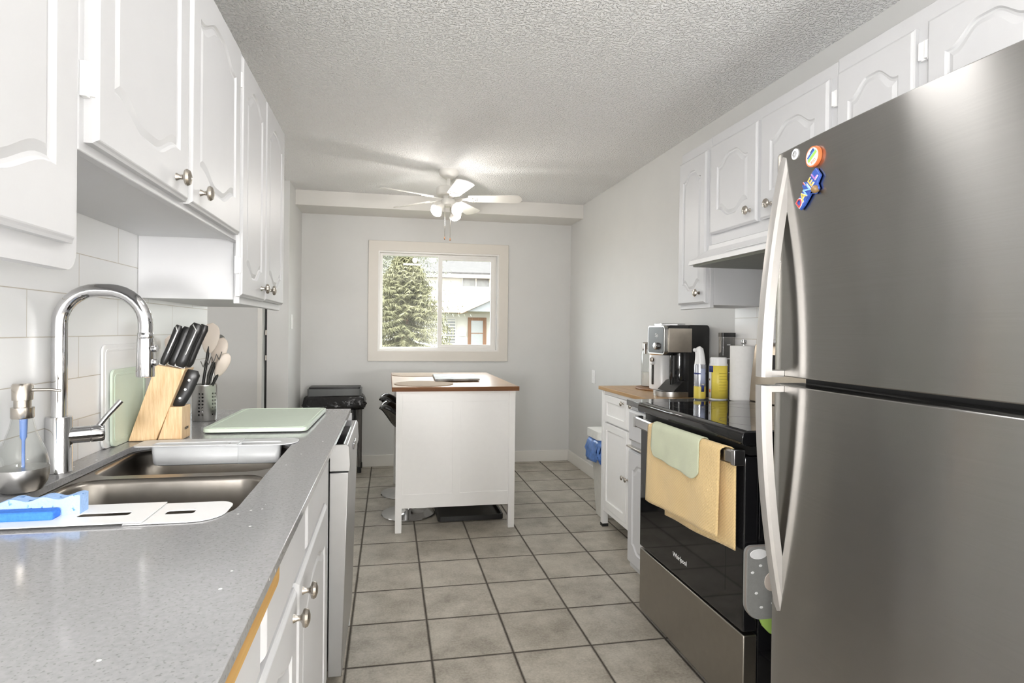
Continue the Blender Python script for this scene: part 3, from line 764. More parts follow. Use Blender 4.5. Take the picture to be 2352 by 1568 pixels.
# magnets
def fmag(y, z, w=0): # point on the bowed door
    s = (FY1-.012-y)/(FY1-FY0-.024); return V(1.078-.020*(1-(2*s-1)**2)-w, y, z)
def mag_frame(y, z, rot=0):
    p0, p1 = fmag(y+.01, z), fmag(y-.01, z); ex = (p1-p0).normalized(); ez = V(0, 0, 1); n = ex.cross(ez)
    c, s_ = cos(rot), sin(rot); return fmag(y, z)+n*0, ex*c+ez*s_, ez*c-ex*s_, n
WH = plain('white_sticker', (.85, .85, .85), .4); INK = plain('dark_ink', (.03, .03, .04), .5)
o_, ex, ey, nn = mag_frame(-1.000, 1.668)
t = thing('fridge_badge', o_, 'small white round emblem at the top of the freezer door', 'emblem')
MB().lathe([(0, .0003), (.0125, .0003), (.0125, .002), (.0115, .0026), (0, .0026)], o_, nn, 28).build('disc', WH, t)
MB().lathe([(.0068, .0025), (.0068, .0029), (.0056, .0029), (.0056, .0025)], o_, nn, 24, cap=False).build('emblem_ring', INK, t)
text_part('emblem_mark', 'D', .010, .0002, frame_m(o_+nn*.0028, ex, ey), INK, t)
def pl(col, nm): return plain(nm, col, .4, var=.04)
ORG_ = pl((.80, .20, .07), 'orange_enamel'); GRN = pl((.35, .62, .10), 'green_enamel'); BLU = pl((.04, .10, .42), 'blue_enamel'); YEL = pl((.80, .55, .09), 'yellow_enamel'); RED = pl((.75, .06, .05), 'red_enamel'); LBL = pl((.25, .52, .80), 'sky_enamel'); PUR = pl((.50, .22, .58), 'purple_enamel'); BRN = pl((.26, .16, .07), 'brown_enamel'); BLK2 = pl((.02, .02, .025), 'black_enamel')
o_, ex, ey, nn = mag_frame(-1.072, 1.641)
t = thing('round_magnet', o_, 'round orange-rimmed souvenir magnet on the freezer door', 'magnet')
MB().lathe([(0, .0003), (.0225, .0003), (.0232, .003), (.0225, .008), (0, .008)], o_, nn, 40).build('disc', ORG_, t)
MB().lathe([(0, .0078), (.0195, .0078), (.0195, .0086), (0, .0087)], o_, nn, 40).build('white_field', WH, t)
def strip(mat, nm, a, b, w, par):
    p, q = o_+ex*a[0]*.75+ey*a[1]*.75+nn*.0088, o_+ex*b[0]*.75+ey*b[1]*.75+nn*.0088; d = (q-p).normalized(); sd = nn.cross(d)
    MB().obox((p+q)/2, (q-p)/2, sd*w*.75, nn*.0005).build(nm, mat, par)
strip(BLU, 'blue_stripe', (-.019, -.002), (.009, .019), .0032, t); strip(BLK2, 'black_stripe', (-.006, .012), (.006, .021), .0026, t)
strip(GRN, 'green_stripe', (-.016, -.012), (.019, .012), .0045, t); strip(LBL, 'sky_stripe', (-.019, -.006), (.015, .016), .0015, t)
text_part('lettering', 'RIO', .0095, .0003, frame_m(o_+nn*.0088+ex*.0045-ey*.0115, (ex+ey*.45).normalized(), (ey-ex*.45).normalized()), ORG_, t)
# name magnet
o_, ex, ey, nn = mag_frame(-1.056, 1.571, radians(42)); ex, ey = ex*.78, ey*.78
t = thing('name_magnet', o_, 'blue-backed magnet with colourful slanted letters below the round one', 'magnet')
for (u, w_, h_) in ((-.044, .014, .016), (-.022, .014, .016), (.000, .014, .016), (.021, .014, .018), (.044, .016, .018), (.016, .012, .030)):
    pass
fnm = lambda u, v, w: o_+ex*u+ey*v+nn*(w+.0012)
MB().prism([(-.058, -.017), (-.036, -.021), (.000, -.019), (.012, -.036), (.032, -.036), (.036, -.020), (.060, -.014), (.062, .018), (.045, .022), (.032, .019), (.012, .021), (.008, .030), (-.008, .030), (-.010, .018), (-.034, .016), (-.056, .017)], fnm, 0, .006).build('backing', BLU, t, bevel=.0015)
for (ch, u, mt, dv) in (('D', -.045, RED, 0), ('A', -.022, YEL, 0), ('N', .000, LBL, 0), ('I', .004, RED, .024), ('E', .024, YEL, .002), ('L', .045, PUR, .003)):
    sz = .0265 if ch != 'I' else .013
    text_part('letter_border', ch, sz*1.18, .0006, frame_m(fnm(u, dv, .0066), ex, ey), WH, t)
    text_part('letter', ch, sz, .0006, frame_m(fnm(u, dv, .0078), ex, ey), mt, t)
MB().blob(fnm(.022, -.027, .006), .009, .009, .009, 12, 8).build('brown_figure', BRN, t)

# ------------------------------------------------------------------ range
RY0, RY1, RX = -.558, .212, 1.247
t = thing('kitchen_range', (1.55, -.17, 0), 'black and steel electric range with smooth glass cooktop', 'range')
MB().box(RX+.055, 1.83, RY0+.004, RY1-.004, .02, .895).build('body', BLACKG, t, bevel=.003)
od = MB().box(RX, RX+.05, RY0, RY1, .308, .862).build('oven_door', BLACKG, t, bevel=.006, seg=3)
MB().box(RX-.001, RX+.002, RY0+.10, RY1-.10, .40, .74).build('oven_window', BLACKG, od, bevel=.001)
MB().box(RX+.02, RX+.055, RY0+.004, RY1-.004, .866, .893).build('vent_gap', BLACK, t)
dr = MB().box(RX+.002, RX+.05, RY0, RY1, .032, .298).build('storage_drawer', DRAWER, t, bevel=.004)
MB().box(RX+.06, RX+.08, RY0+.02, RY1-.02, 0, .03).build('kick_plate', BLACK, t)
MB().prism([(RX-.012, .900), (RX-.016, .912), (RX-.012, .936), (RX-.004, .941), (1.84, .941), (1.84, .897), (RX+.01, .897)], lambda u, v, w: (u, w, v), RY0-.006, RY1+.002).build('cooktop_frame', BLACKG, t, bevel=.003)
MB().box(RX+.015, 1.775, RY0+.012, RY1-.016, .941, .9425).build('glass_top', BLACKG, t)
RINGM = plain('burner_ring_grey', (.06, .06, .06), .2)
for (bx, by, br) in ((1.40, .03, .085), (1.40, -.36, .105), (1.64, .03, .075), (1.64, -.36, .075)):
    MB().lathe([(br-.002, .94245), (br-.002, .9427), (br, .9427), (br, .94245)], (bx, by, 0), seg=48, cap=False).build('burner_ring', RINGM, t)
bgm = plain('backguard_steel', (.42, .36, .29), .35, .9)
bk = MB().prism([(1.775, .942), (1.782, 1.04), (1.800, 1.195), (1.812, 1.210), (1.855, 1.210), (1.868, 1.19), (1.868, .942)], lambda u, v, w: (u, w, v), RY0+.002, RY1-.002).build('backguard', bgm, t, bevel=.006, seg=3)
MB().obox((1.7905, (RY0+RY1)/2, 1.125), V(0, (RY1-RY0)/2-.05, 0), V(.0042, 0, .033), V(.0012, 0, 0)).build('display', BLACKG, bk)
HB = plain('oven_handle_steel', (.50, .50, .51), .25, 1, var=.03)
# bowed handle bar
rg = []
for k in range(31):
    s = k/30; y = RY1-.002-(RY1-RY0-.004)*s; b = .016*(1-(2*s-1)**2)
    x = 1.212-b
    rg.append([(x+.004, y, .836), (x, y, .842), (x, y, .876), (x+.004, y, .882), (x+.014, y, .880), (x+.014, y, .838)])
MB().loft(rg).build('handle', HB, od, bevel=.001, smooth=18)
for y in (RY0+.001, RY1-.022): MB().box(1.210, RX+.002, y, y+.021, .834, .884).build('handle_bracket', HB, od, bevel=.003)
text_part('maker_script', 'Whirlpool', .026, .0003, frame_m((RX-.0007, -.152, .385), (0, -1, 0), (0, 0, 1)), WHITEM, od)

# towels on the handle
def waffle(name, c, pitch, strength=.6):
    m, nt, b = new_mat(name)
    t = nt.nodes.new('ShaderNodeTexCoord'); sx = nt.nodes.new('ShaderNodeSeparateXYZ'); nt.links.new(t.outputs['Object'], sx.inputs[0])
    n = noise(nt, t.outputs['Object'], 9, 4)
    k = 2*pi/pitch
    a = math_n(nt, 'SINE', math_n(nt, 'MULTIPLY', math_n(nt, 'ADD', sx.outputs[1], math_n(nt, 'MULTIPLY', sx.outputs[0], .6)), k)); d = math_n(nt, 'SINE', math_n(nt, 'MULTIPLY', math_n(nt, 'ADD', sx.outputs[2], math_n(nt, 'MULTIPLY', sx.outputs[0], .6)), k))
    w_ = math_n(nt, 'MULTIPLY', a, d)
    f = math_n(nt, 'ADD', math_n(nt, 'MULTIPLY', n, .7), math_n(nt, 'MULTIPLY', w_, .16))
    nt.links.new(mixc(nt, f, tuple(x*.80 for x in c), tuple(min(1, x*1.15) for x in c)), b.inputs['Base Color']); b.inputs['Roughness'].default_value = .95; b.inputs['Sheen Weight'].default_value = .15
    bump(nt, b, w_, strength, .0012); return m
YT = waffle('yellow_waffle_cloth', (.78, .57, .28), .011); GT = waffle('pale_green_cloth', (.62, .66, .48), .004, .4)
def hx(y):
    s = (RY1-y)/(RY1-RY0); return 1.212-.016*(1-(2*s-1)**2)
def drape(name, mat, label, ya, yb, yc, yd, zf0, zf1, zb0, zb1, off, rnd, rip):
    """front panel ya..yb (far to near), back panel yc..yd"""
    nu, nv = 40, 60
    def fn(u, v):
        Lf = .30; tt_ = v
        if tt_ < .45:                                   # back, rising
            k = tt_/.45; y = yc+(yd-yc)*u; zb = zb0+(zb1-zb0)*u
            z = zb+(.872-zb)*k; x = hx(y)+.018+off*1.3+.004*sin(u*9)*(1-k)
            y = y*1
        elif tt_ < .55:
            k = (tt_-.45)/.10; y = (yc+(yd-yc)*u)*(1-k)+(ya+(yb-ya)*u)*k
            a = pi*k; x = hx(y)+.007+(.013+off)*cos(a); z = .872+(.014+off)*sin(a)
        else:
            k = (tt_-.55)/.45; y = ya+(yb-ya)*u; zf = zf0+(zf1-zf0)*u
            if rnd: zf += rnd*(max(0, abs(2*u-1)-.75)/.25)**2
            z = .872+(zf-.872)*k; x = hx(y)-.006-off-rip*(.5+.5*sin(u*7+1))*k-.003*sin(u*17)*k
            y += .012*k*(u-.5)*0
        return (x, y, z)
    o = MB().sheet(fn, nu, nv).build(name, mat, origin=(1.2, (ya+yb)/2, zf0), solid=.0035, solid_off=0, smooth=60)
    return tag(o, label, 'towel')
drape('dish_towel', YT, 'yellow waffle dish towel draped over the oven door handle', .022, -.495, -.085, -.535, .566, .590, .535, .560, .002, 0, .008)
drape('dish_cloth', GT, 'small pale green cloth hanging over the yellow towel', -.030, -.385, -.03, -.385, .765, .742, .80, .80, .0075, .03, .004)

# range hood
t = thing('range_hood', (1.7, -.17, 1.54), 'white under-cabinet range hood over the cooktop', 'range hood')
HOODW = plain('hood_enamel', (.80, .80, .805), .25, var=.01)
hy0, hy1 = -.552, .203
MB().prism([(1.868, 1.645), (1.562, 1.645), (1.556, 1.625), (1.466, 1.572), (1.460, 1.553), (1.474, 1.553), (1.60, 1.556), (1.868, 1.556)][::-1], lambda u, v, w: (u, w, v), hy0, hy1).build('shell', HOODW, t, bevel=.002)
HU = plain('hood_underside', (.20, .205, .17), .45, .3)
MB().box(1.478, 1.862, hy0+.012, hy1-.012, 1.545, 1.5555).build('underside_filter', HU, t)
MB().obox((1.508, -.20, 1.6005), V(0, .13, 0), V(.030, 0, .0177), V(.0008, 0, -.0014)).build('control_plate', HOODW, t)

# narrow base cabinet and its stone top
nt_ = MB().box(1.300, XR-.009, .218, .498, .893, .921).build('stone_counter_slab', plain('dark_grey_stone', (.13, .13, .13), .12, var=.12, scale=120), origin=(1.6, .36, .893), bevel=.002)
tag(nt_, 'short dark grey stone countertop between the range and wooden-topped cart', 'countertop')
t = thing('base_cabinet', (1.6, .36, 0), 'narrow white base cabinet squeezed between the range and the cart', 'cabinet')
MB().box(1.345, XR-.004, .220, .494, .10, .893).build('cabinet_body', CABIN, t)
MB().box(1.42, 1.44, .220, .494, 0, .10).build('toe_kick', CABIN, t)
MB().box(1.326, 1.345, .220, .494, .10, .893).build('face_frame', CAB, t, bevel=.001)
dd = panel_door(.262, .55, face_neg(1.326, .490, .128), stile=.05, ht=.03, hb=.035).build('door', CAB, t, smooth=16)
df = slab_front(.262, .150, face_neg(1.326, .490, .722)).build('drawer', CAB, t, smooth=25)
MB().box(1.298, 1.326, .245, .492, .690, .698).build('pull_out_board', NICKEL, t, bevel=.002)

# white cart
t = thing('storage_cart', (1.69, .98, 0), 'white storage cart with golden wood top beside the right wall', 'cart')
CW = plain('white_cart_paint', (.92, .918, .91), .4, var=.01)
cy0, cy1, cx0, cx1 = .575, 1.385, 1.508, 1.862
MB().box(1.490, 1.870, .560, 1.402, .880, .902).build('wood_top', CARTW, t, bevel=.002)
MB().box(cx0+.022, cx1-.005, cy0+.01, cy1-.01, .115, .88).build('carcass', CW, t)
for (x, y) in ((cx0, cy0), (cx0, cy1-.038), (cx1-.038, cy0), (cx1-.038, cy1-.038)):
    lg = MB().box(x, x+.038, y, y+.038, .018, .88).build('leg', CW, t, bevel=.002)
    MB().box(x-.001, x+.039, y-.001, y+.039, 0, .018).build('foot_cap', RUBBER, lg)
MB().box(cx0+.004, cx0+.022, cy0+.038, cy1-.038, .105, .135).build('bottom_rail', CW, t, bevel=.001)
MB().box(cx0+.004, cx0+.022, cy0+.038, cy1-.038, .855, .88).build('top_rail', CW, t, bevel=.001)
def shaker(nm, a, b, c, d, par, ky=None, kz=None):
    mb = MB().prism([(a, c), (b, c), (b, d), (a, d)], YZ, cx0, cx0+.018, [[(a+.042, c+.042), (b-.042, c+.042), (b-.042, d-.042), (a+.042, d-.042)]])
    mb.box(cx0+.008, cx0+.018, a+.042, b-.042, c+.042, d-.042)
    o = mb.build(nm, CW, par, bevel=.001)
    if ky is not None: knob(o, cx0, ky, kz, -1, .8)
shaker('door', .983, 1.343, .138, .672, t, 1.008, .398); shaker('door', .617, .977, .138, .672, t, .955, .398)
shaker('drawer', .983, 1.343, .684, .852, t, 1.03, .83); shaker('drawer', .617, .977, .684, .852, t, .90, .83)

# cart-top items
ZT = .902
tv = MB().lathe([(0, 0), (.115, 0), (.117, .004), (.115, .010), (0, .010)], (1.765, 1.145, ZT+.0005), seg=40, sx=.95, sy=1.45).build('wooden_trivet', TRIVET, origin=(1.765, 1.145, ZT))
tag(tv, 'flat brown wooden trivet under the glass jar and white canister', 'trivet')
jx, jy, jz = 1.765, 1.230, ZT+.011
t = thing('glass_jar', (jx, jy, jz), 'clear clip-top glass jar left of the white canister', 'jar')
MB().lathe([(.046, 0), (.052, .006), (.053, .02), (.053, .20), (.048, .222), (.044, .232)], (jx, jy, jz), seg=36, cap=False).build('glass_body', JARG, t, solid=.003, solid_off=-1)
MB().lathe([(0, 0), (.047, 0), (.049, .01), (.049, .085), (0, .086)], (jx, jy, jz+.004), seg=30).build('white_contents', plain('white_sugar', (.78, .77, .74), .9, var=.05), t)
MB().lathe([(.045, 0), (.047, .002), (.047, .038), (.04, .045), (0, .046)], (jx, jy, jz+.233), seg=36).build('lid', plain('grey_lid_metal', (.42, .39, .36), .3, .8), t, bevel=.001)
for a in (-2.6, -1.2): MB().box(jx+.05*cos(a)-.006, jx+.05*cos(a)+.006, jy+.05*sin(a)-.006, jy+.05*sin(a)+.006, jz+.205, jz+.27).build('clip', STEEL, t, bevel=.001)
qx, qy, qz = 1.765, 1.060, ZT+.011
t = thing('canister', (qx, qy, qz), 'white canister with wooden lid and hanging scoop beside the coffee maker', 'canister')
MB().lathe([(0, 0), (.070, 0), (.074, .004), (.076, .20), (.074, .206), (0, .206)], (qx, qy, qz), seg=44).build('jar_body', WHITEP, t)
MB().lathe([(0, .206), (.073, .206), (.074, .210), (.073, .226), (0, .228)], (qx, qy, qz), seg=44).build('wood_lid', PINE_E, t)
for ang in (radians(200), radians(285)):
    ca, sa = cos(ang), sin(ang); c0 = V(qx+.078*ca, qy+.078*sa, qz)
    MB().lathe([(.013, 0), (.015, .006), (.013, .012), (0, .014)], c0+V(0, 0, .178), (ca, sa, 0), 20).build('clasp_knob', NICKEL, t)
    MB().box(c0.x-.013, c0.x+.013, c0.y-.013, c0.y+.013, qz+.148, qz+.166).build('spoon_hook', WHITEP, t, bevel=.006)
    MB().box(c0.x-.006, c0.x+.006, c0.y-.006, c0.y+.006, qz+.030, qz+.150).build('spoon_stem', DGREY, t, bevel=.003)

# coffee maker: profile in x-z, front towards the aisle
t = thing('coffee_maker', (1.72, .89, ZT), 'tall black single-serve coffee maker with steel brew head', 'coffee maker')
ky0, ky1 = .795, 1.000
BLKM = plain('black_appliance', (.016, .016, .016), .3, var=.1)
xz = lambda u, v, w: (u, w, v)
MB().prism(rrect(1.735, 1.868, ZT+.001, ZT+.405, (.004, .004, .02, .008)), xz, ky0, ky1).build('rear_body', BLKM, t, bevel=.006, seg=3)
MB().prism(rrect(1.600, 1.742, ZT+.248, ZT+.402, (.01, .004, .004, .018)), xz, ky0+.004, ky1-.004).build('brew_head', BLKM, t, bevel=.004)
MB().box(1.603, 1.752, ky0-.003, ky0+.004, ZT+.252, ZT+.385).build('steel_side_panel', plain('champagne_steel', (.62, .56, .48), .32, .9), t, bevel=.001)
MB().box(1.590, 1.748, ky0+.06, ky1-.06, ZT+.398, ZT+.414).build('top_lever', CHROME, t, bevel=.004)
pnl = MB().prism(rrect(ky0+.004, ky1-.004, ZT+.238, ZT+.400, .022), lambda u, v, w: (w, u, v), 1.578, 1.602).build('control_panel', STEEL, t, bevel=.004)
MB().prism(rrect(ky0+.014, ky1-.014, ZT+.246, ZT+.392, .016), lambda u, v, w: (w, u, v), 1.5755, 1.580).build('black_fascia', BLKM, pnl)
MB().lathe([(.020, 0), (.020, .012), (.018, .016), (0, .0165)], (1.576, .880, ZT+.285), (-1, 0, 0), 28).build('dial', CHROME, pnl)
text_part('panel_mark', 'Sip', .030, .0003, frame_m((1.5752, .885, ZT+.345), (0, -1, 0), (0, 0, 1)), WH, pnl)
MB().lathe([(.056, .0), (.060, .05), (.058, .20), (.055, .245)], (1.735, (ky0+ky1)/2, ZT+.03), seg=36).build('neck', BLACKG, t)
MB().lathe([(.03, .0), (.034, .012)], (1.655, .895, ZT+.232), seg=24).build('pod_outlet', BLACK, t)
MB().prism([(1.640, ZT+.030), (1.76, ZT+.030), (1.76, ZT+.10), (1.70, ZT+.085)], xz, ky0+.012, ky1-.012).build('foot_brace', BLKM, t, bevel=.003)
bs = []
for k in range(33):
    a = pi/2+pi*k/32; bs.append((1.678+.100*cos(a), (ky0+ky1)/2+.1015*sin(a)))
bs = bs+[(1.83, ky0+.001), (1.83, ky1-.001)]
MB().prism(bs, XY, ZT+.0005, ZT+.030).build('drip_base', STEEL, t, bevel=.003)
MB().lathe([(0, .0302), (.078, .0302), (.08, .033), (.07, .034), (0, .034)], (1.672, (ky0+ky1)/2, ZT), seg=36).build('drip_grid', BLACKG, t)

t.rotation_euler = (0, 0, radians(2)); t.location = (1.722, .785, ZT); t.scale = (.92, .96, .97)

# stone-top items
ZS = .9215
ax_, ay_ = 1.667, .452
t = thing('spray_can', (ax_, ay_, ZS), 'silver and yellow aerosol can with white trigger top', 'aerosol can')
CANM = plain('can_silver', (.60, .62, .67), .25, .7); WB = pl((.75, .60, .10), 'label_yellow'); DB = pl((.03, .045, .20), 'label_navy')
MB().lathe([(0, 0), (.0265, 0), (.0285, .004), (.0285, .168), (.026, .178), (.022, .184)], (ax_, ay_, ZS), seg=36).build('can_body', CANM, t)
MB().lathe([(.0288, .006), (.0288, .066)], (ax_, ay_, ZS), seg=36, cap=False).build('yellow_band', WB, t)
pts = []
MB().tube([(ax_, ay_, ZS+.168), (ax_, ay_, ZS+.20), (ax_-.002, ay_, ZS+.225), (ax_-.006, ay_, ZS+.248), (ax_-.012, ay_, ZS+.258)], [.0275, .024, .0215, .020, .012], 24, sx=1, sy=1).build('trigger_cap', WHITEP, t, smooth=60)
MB().box(ax_-.036, ax_-.010, ay_-.010, ay_+.010, ZS+.236, ZS+.254).build('spray_nozzle', WHITEP, t, bevel=.006, seg=3)
MB().lathe([(.0287, .126), (.0287, .133)], (ax_, ay_, ZS), seg=36, cap=False).build('navy_band', DB, t)
def patch(cx_, cy_, r, a0, a1, z0, z1, nm, mat, par):
    n = 10; rg = [[(cx_+rr*cos(a0+(a1-a0)*k/n), cy_+rr*sin(a0+(a1-a0)*k/n), z) for k in range(n+1)] for z, rr in ((z0, r), (z1, r))]
    return MB().loft(rg, False, False, closed=False).build(nm, mat, par, solid=.0003, solid_off=1)
A_ = math.atan2(-2.66, -1.55)       # towards the aisle and camera
patch(ax_, ay_, .0289, A_+.25, A_+.80, .04+ZS, .072+ZS, 'navy_square', DB, t)
patch(ax_, ay_, .0289, A_+.15, A_+1.1, .08+ZS, .155+ZS, 'pale_text_panel', pl((.45, .50, .68), 'label_pale_blue'), t)
bx_, by_ = 1.737, .402
t = thing('wipes_tub', (bx_, by_, ZS), 'yellow-labelled white tub of cleaning wipes beside the aerosol can', 'tub')
MB().lathe([(0, 0), (.041, 0), (.0445, .004), (.0445, .172), (.042, .180), (.040, .183), (.0405, .205), (.036, .212), (0, .213)], (bx_, by_, ZS), seg=44).build('tub_body', WHITEP, t)
patch(bx_, by_, .0448, A_-.80, A_+1.5, ZS+.012, ZS+.172, 'yellow_label', pl((.80, .65, .10), 'wipes_yellow'), t)
patch(bx_, by_, .0452, A_-1.35, A_-.80, ZS+.012, ZS+.172, 'white_label', WHITEP, t)
patch(bx_, by_, .0455, A_-1.20, A_-.58, ZS+.140, ZS+.170, 'blue_logo_block', DB, t)
patch(bx_, by_, .0455, A_+1.15, A_+1.45, ZS+.10, ZS+.172, 'navy_side_band', DB, t)
patch(bx_, by_, .0455, A_-1.16, A_-.98, ZS+.098, ZS+.108, 'red_mark', BRN, t)
patch(bx_, by_, .0455, A_-1.12, A_-.92, ZS+.040, ZS+.056, 'orange_mark', ORG_, t)
for k in range(7): patch(bx_, by_, .0452, A_+.05, A_+.95, ZS+.050+k*.014, ZS+.0525+k*.014, 'printed_line', pl((.55, .42, .05), 'label_print'), t)
px_, py_ = 1.806, .300
t = thing('paper_towel_holder', (px_, py_, ZS), 'standing paper towel roll on a chrome holder beside the wipes tub', 'paper towel')
PAPER = plain('paper_towel', (.84, .83, .81), .9, var=.02, scale=60, bmp=.0006, bscale=70)
MB().lathe([(0, 0), (.062, 0), (.062, .006), (.01, .010), (0, .010)], (px_, py_, ZS), seg=40).build('base_disc', CHROME, t)
MB().lathe([(.022, 0), (.0605, 0), (.0615, .003), (.0615, .257), (.0605, .26), (.022, .26), (.022, 0)], (px_, py_, ZS+.011), seg=48, cap=False).build('paper_roll', PAPER, t)
MB().lathe([(.005, 0), (.005, .272), (.012, .276), (.014, .286), (.011, .295), (0, .298)], (px_, py_, ZS+.005), seg=20).build('rod', CHROME, t)
gx, gy = 1.848, .475
t = thing('plastic_pitcher', (gx-.03, gy, ZS), 'clear smoked plastic container behind the wipes tub', 'container')
MB().prism(rrect(gx-.058, gx+.015, gy-.021, gy+.021, .010), XY, ZS+.001, ZS+.31).build('clear_body', SMOKEG, t, bevel=.003)
MB().prism(rrect(gx-.060, gx+.017, gy-.022, gy+.022, .010), XY, ZS+.311, ZS+.333).build('lid', BLACK, t, bevel=.002)
for zz in (.13, .20, .27): MB().box(gx-.034, gx-.016, gy-.0225, gy-.0212, ZS+zz, ZS+zz+.005).build('measure_mark', GREYP, t)

# oven mitt hung on the range side
MITT = plain('grey_mitt_cloth', (.26, .26, .25), .95, var=.06, scale=80, bmp=.0008, bscale=400)
t = thing('oven_mitt', (1.32, RY0-.012, .46), 'grey patterned pot mitt hanging between the range and refrigerator', 'pot mitt')
mz0, mz1, mx0, mx1 = .362, .588, 1.240, 1.400
mf = lambda u, v, w: (u, w, v)
MB().prism(rrect(mx0, mx1, mz0, mz1, (.05, .05, .022, .022), 8), mf, RY0-.030, RY0-.009).build('pad', MITT, t, bevel=.006, seg=3)
ol = rrect(mx0+.001, mx1-.001, mz0+.001, mz1-.001, (.05, .05, .022, .022), 8)
MB().tube([(u, RY0-.022, v) for u, v in ol]+[(ol[0][0], RY0-.022, ol[0][1])], .0035, 8).build('piping', plain('taupe_piping', (.22, .19, .17), .9), t)
for (u, v, a, b, nm, mt) in ((1.278, .566, .030, .016, 'white_patch', WH), (1.325, .478, .026, .030, 'cream_patch', CREAM)):
    MB().lathe([(0, 0), (1, 0), (.95, .0012), (0, .0015)], (u, RY0-.0300, v), (0, -1, 0), 20, a, b).build(nm, mt, t)
for (u, v) in ((1.285, .530), (1.258, .510), (1.272, .445), (1.290, .400), (1.33, .41)):
    MB().lathe([(0, 0), (.005, 0), (.0045, .001), (0, .0012)], (u, RY0-.0300, v), (0, -1, 0), 12, 1.2, .8).build('white_dot', WH, t)
MB().prism([(1.288, .365), (1.40, .365), (1.36, .300), (1.325, .312), (1.302, .335)], mf, RY0-.024, RY0-.013).build('green_lining', plain('lime_lining', (.36, .55, .12), .9), t, bevel=.002)
MB().tube([(1.33, RY0-.018, .585), (1.33, RY0-.016, .62), (1.345, RY0-.010, .625), (1.345, RY0-.006, .60)], .003, 8).build('hanging_loop', MITT, t)

# ------------------------------------------------------------------ island and stools
t = thing('kitchen_island', (.56, 2.03, 0), 'white kitchen island with wooden top in front of the window', 'kitchen island')
IW = plain('white_island_paint', (.83, .82, .805), .42, var=.01)
ix0, ix1, iy0, iy1 = .192, .941, 1.420, 2.640
MB().box(.168, .958, 1.400, 2.660, .8745, .9015).build('worktop', OAKX, t, bevel=.0015)
MB().box(.1655, .9605, 1.3965, 1.4005, .8745, .9013).build('worktop_end_grain', OAKE, t)
MB().box(.1655, .1685, 1.4006, 2.661, .8745, .9013).build('worktop_edge', OAKE, t)
for (x, y) in ((ix0, iy0), (ix1-.040, iy0), (ix0, iy1-.040), (ix1-.040, iy1-.040)):
    MB().box(x, x+.040, y, y+.040, 0, .8745).build('leg', IW, t, bevel=.0015)
def end_panel(yf, sgn):
    a, b, c, d = ix0+.040, ix1-.040, .150, .8745
    xm = (a+b)/2
    mb = MB().prism([(a, c), (b, c), (b, d), (a, d)], XZ, min(yf, yf+sgn*.018), max(yf, yf+sgn*.018), [[(a+.004, c+.085), (xm-.024, c+.085), (xm-.024, d-.068), (a+.004, d-.068)], [(xm+.024, c+.085), (b-.004, c+.085), (b-.004, d-.068), (xm+.024, d-.068)]])
    mb.box(a, b, yf+sgn*.0035, yf+sgn*.012, c+.02, d-.02)
    mb.build('end_panel', IW, t, bevel=.0008)
end_panel(iy0+.004, 1); end_panel(iy1-.004, -1)
MB().box(.52, ix1-.012, iy0+.03, iy1-.03, .15, .168).build('shelf', IW, t, bevel=.001)
MB().box(.52, ix1-.012, iy0+.03, iy1-.03, .50, .518).build('shelf', IW, t, bevel=.001)
MB().box(.505, .52, iy0+.03, iy1-.03, .15, .8745).build('back_panel', IW, t)
MB().box(ix0+.01, ix0+.03, iy0+.04, iy1-.04, .81, .8745).build('apron', IW, t)

PLM = waffle('woven_beige_mat', (.56, .46, .36), .008)
for (mx, my, lb) in ((.372, 1.612, 'round beige woven placemat at the near end of the island top'), (.36, 2.40, 'round beige woven placemat at the far end of the island top')):
    o = MB().lathe([(0, 0), (.19, 0), (.192, .002), (.19, .004), (0, .0045)], (mx, my, .902), seg=56).build('placemat', PLM, origin=(mx, my, .902))
    tag(o, lb, 'placemat', 'round placemats on the island')
def marble():
    m, nt, b = new_mat('grey_marble_print')
    n = noise(nt, coords(nt), 9, 6, .6)
    nt.links.new(ramp(nt, n, [(.35, (.13, .13, .125)), (.52, (.30, .30, .29)), (.7, (.40, .40, .385))]), b.inputs['Base Color']); b.inputs['Roughness'].default_value = .5; return m
o = MB().prism([(.455, 1.745), (.765, 1.775), (.790, 2.235), (.475, 2.26)], XY, .9065, .921).build('marbled_tray', marble(), origin=(.62, 2.0, .9065), bevel=.004)
tag(o, 'grey marbled flat tray lying on the middle of the island top', 'tray')
for (u, v) in ((.48, 1.78), (.74, 1.80), (.75, 2.21), (.50, 2.23)): 
    MB().box(u-.01, u+.01, v-.01, v+.01, .902, .9066).build('foot', RUBBER, o)

def make_stool(x, y, lb):
    t = thing('bar_stool', (x, y, 0), lb, 'bar stool', 'bar stools along the island')
    MB().lathe([(0, 0), (.178, 0), (.182, .004), (.178, .009), (.11, .016), (.05, .024), (.032, .034), (0, .034)], (x, y, 0), seg=56).build('base', plain('stool_chrome', (.62, .62, .62), .12, 1), t)
    MB().lathe([(.026, .03), (.026, .33), (.017, .335), (.017, .60)], (x, y, 0), seg=24).build('gas_column', CHROME, t)
    MB().tube([(x+.02, y-.02, .33), (x+.10, y-.09, .30), (x+.15, y, .295), (x+.10, y+.09, .30), (x+.02, y+.02, .33)], .008, 10).build('footrest', CHROME, t)
    def fn(u, v):
        a = 2*pi*u; r = v*.190
        px, py = r*cos(a), r*sin(a)*1.05
        lift = .115*sstep(.35, 1.0, v)*sstep(-.2, .9, -cos(a)) + .03*v*v*abs(sin(a))
        return (x+px-.006*v, y+py, .615+lift-.02*(1-v*v))
    MB().sheet(fn, 48, 16).build('seat', BLACKG, t, solid=.030, solid_off=0, smooth=70)
    return t
make_stool(.285, 1.812, 'black bar stool with round chrome base nearest the camera under the island')
make_stool(.275, 2.320, 'black bar stool with round chrome base at the far side of the island')
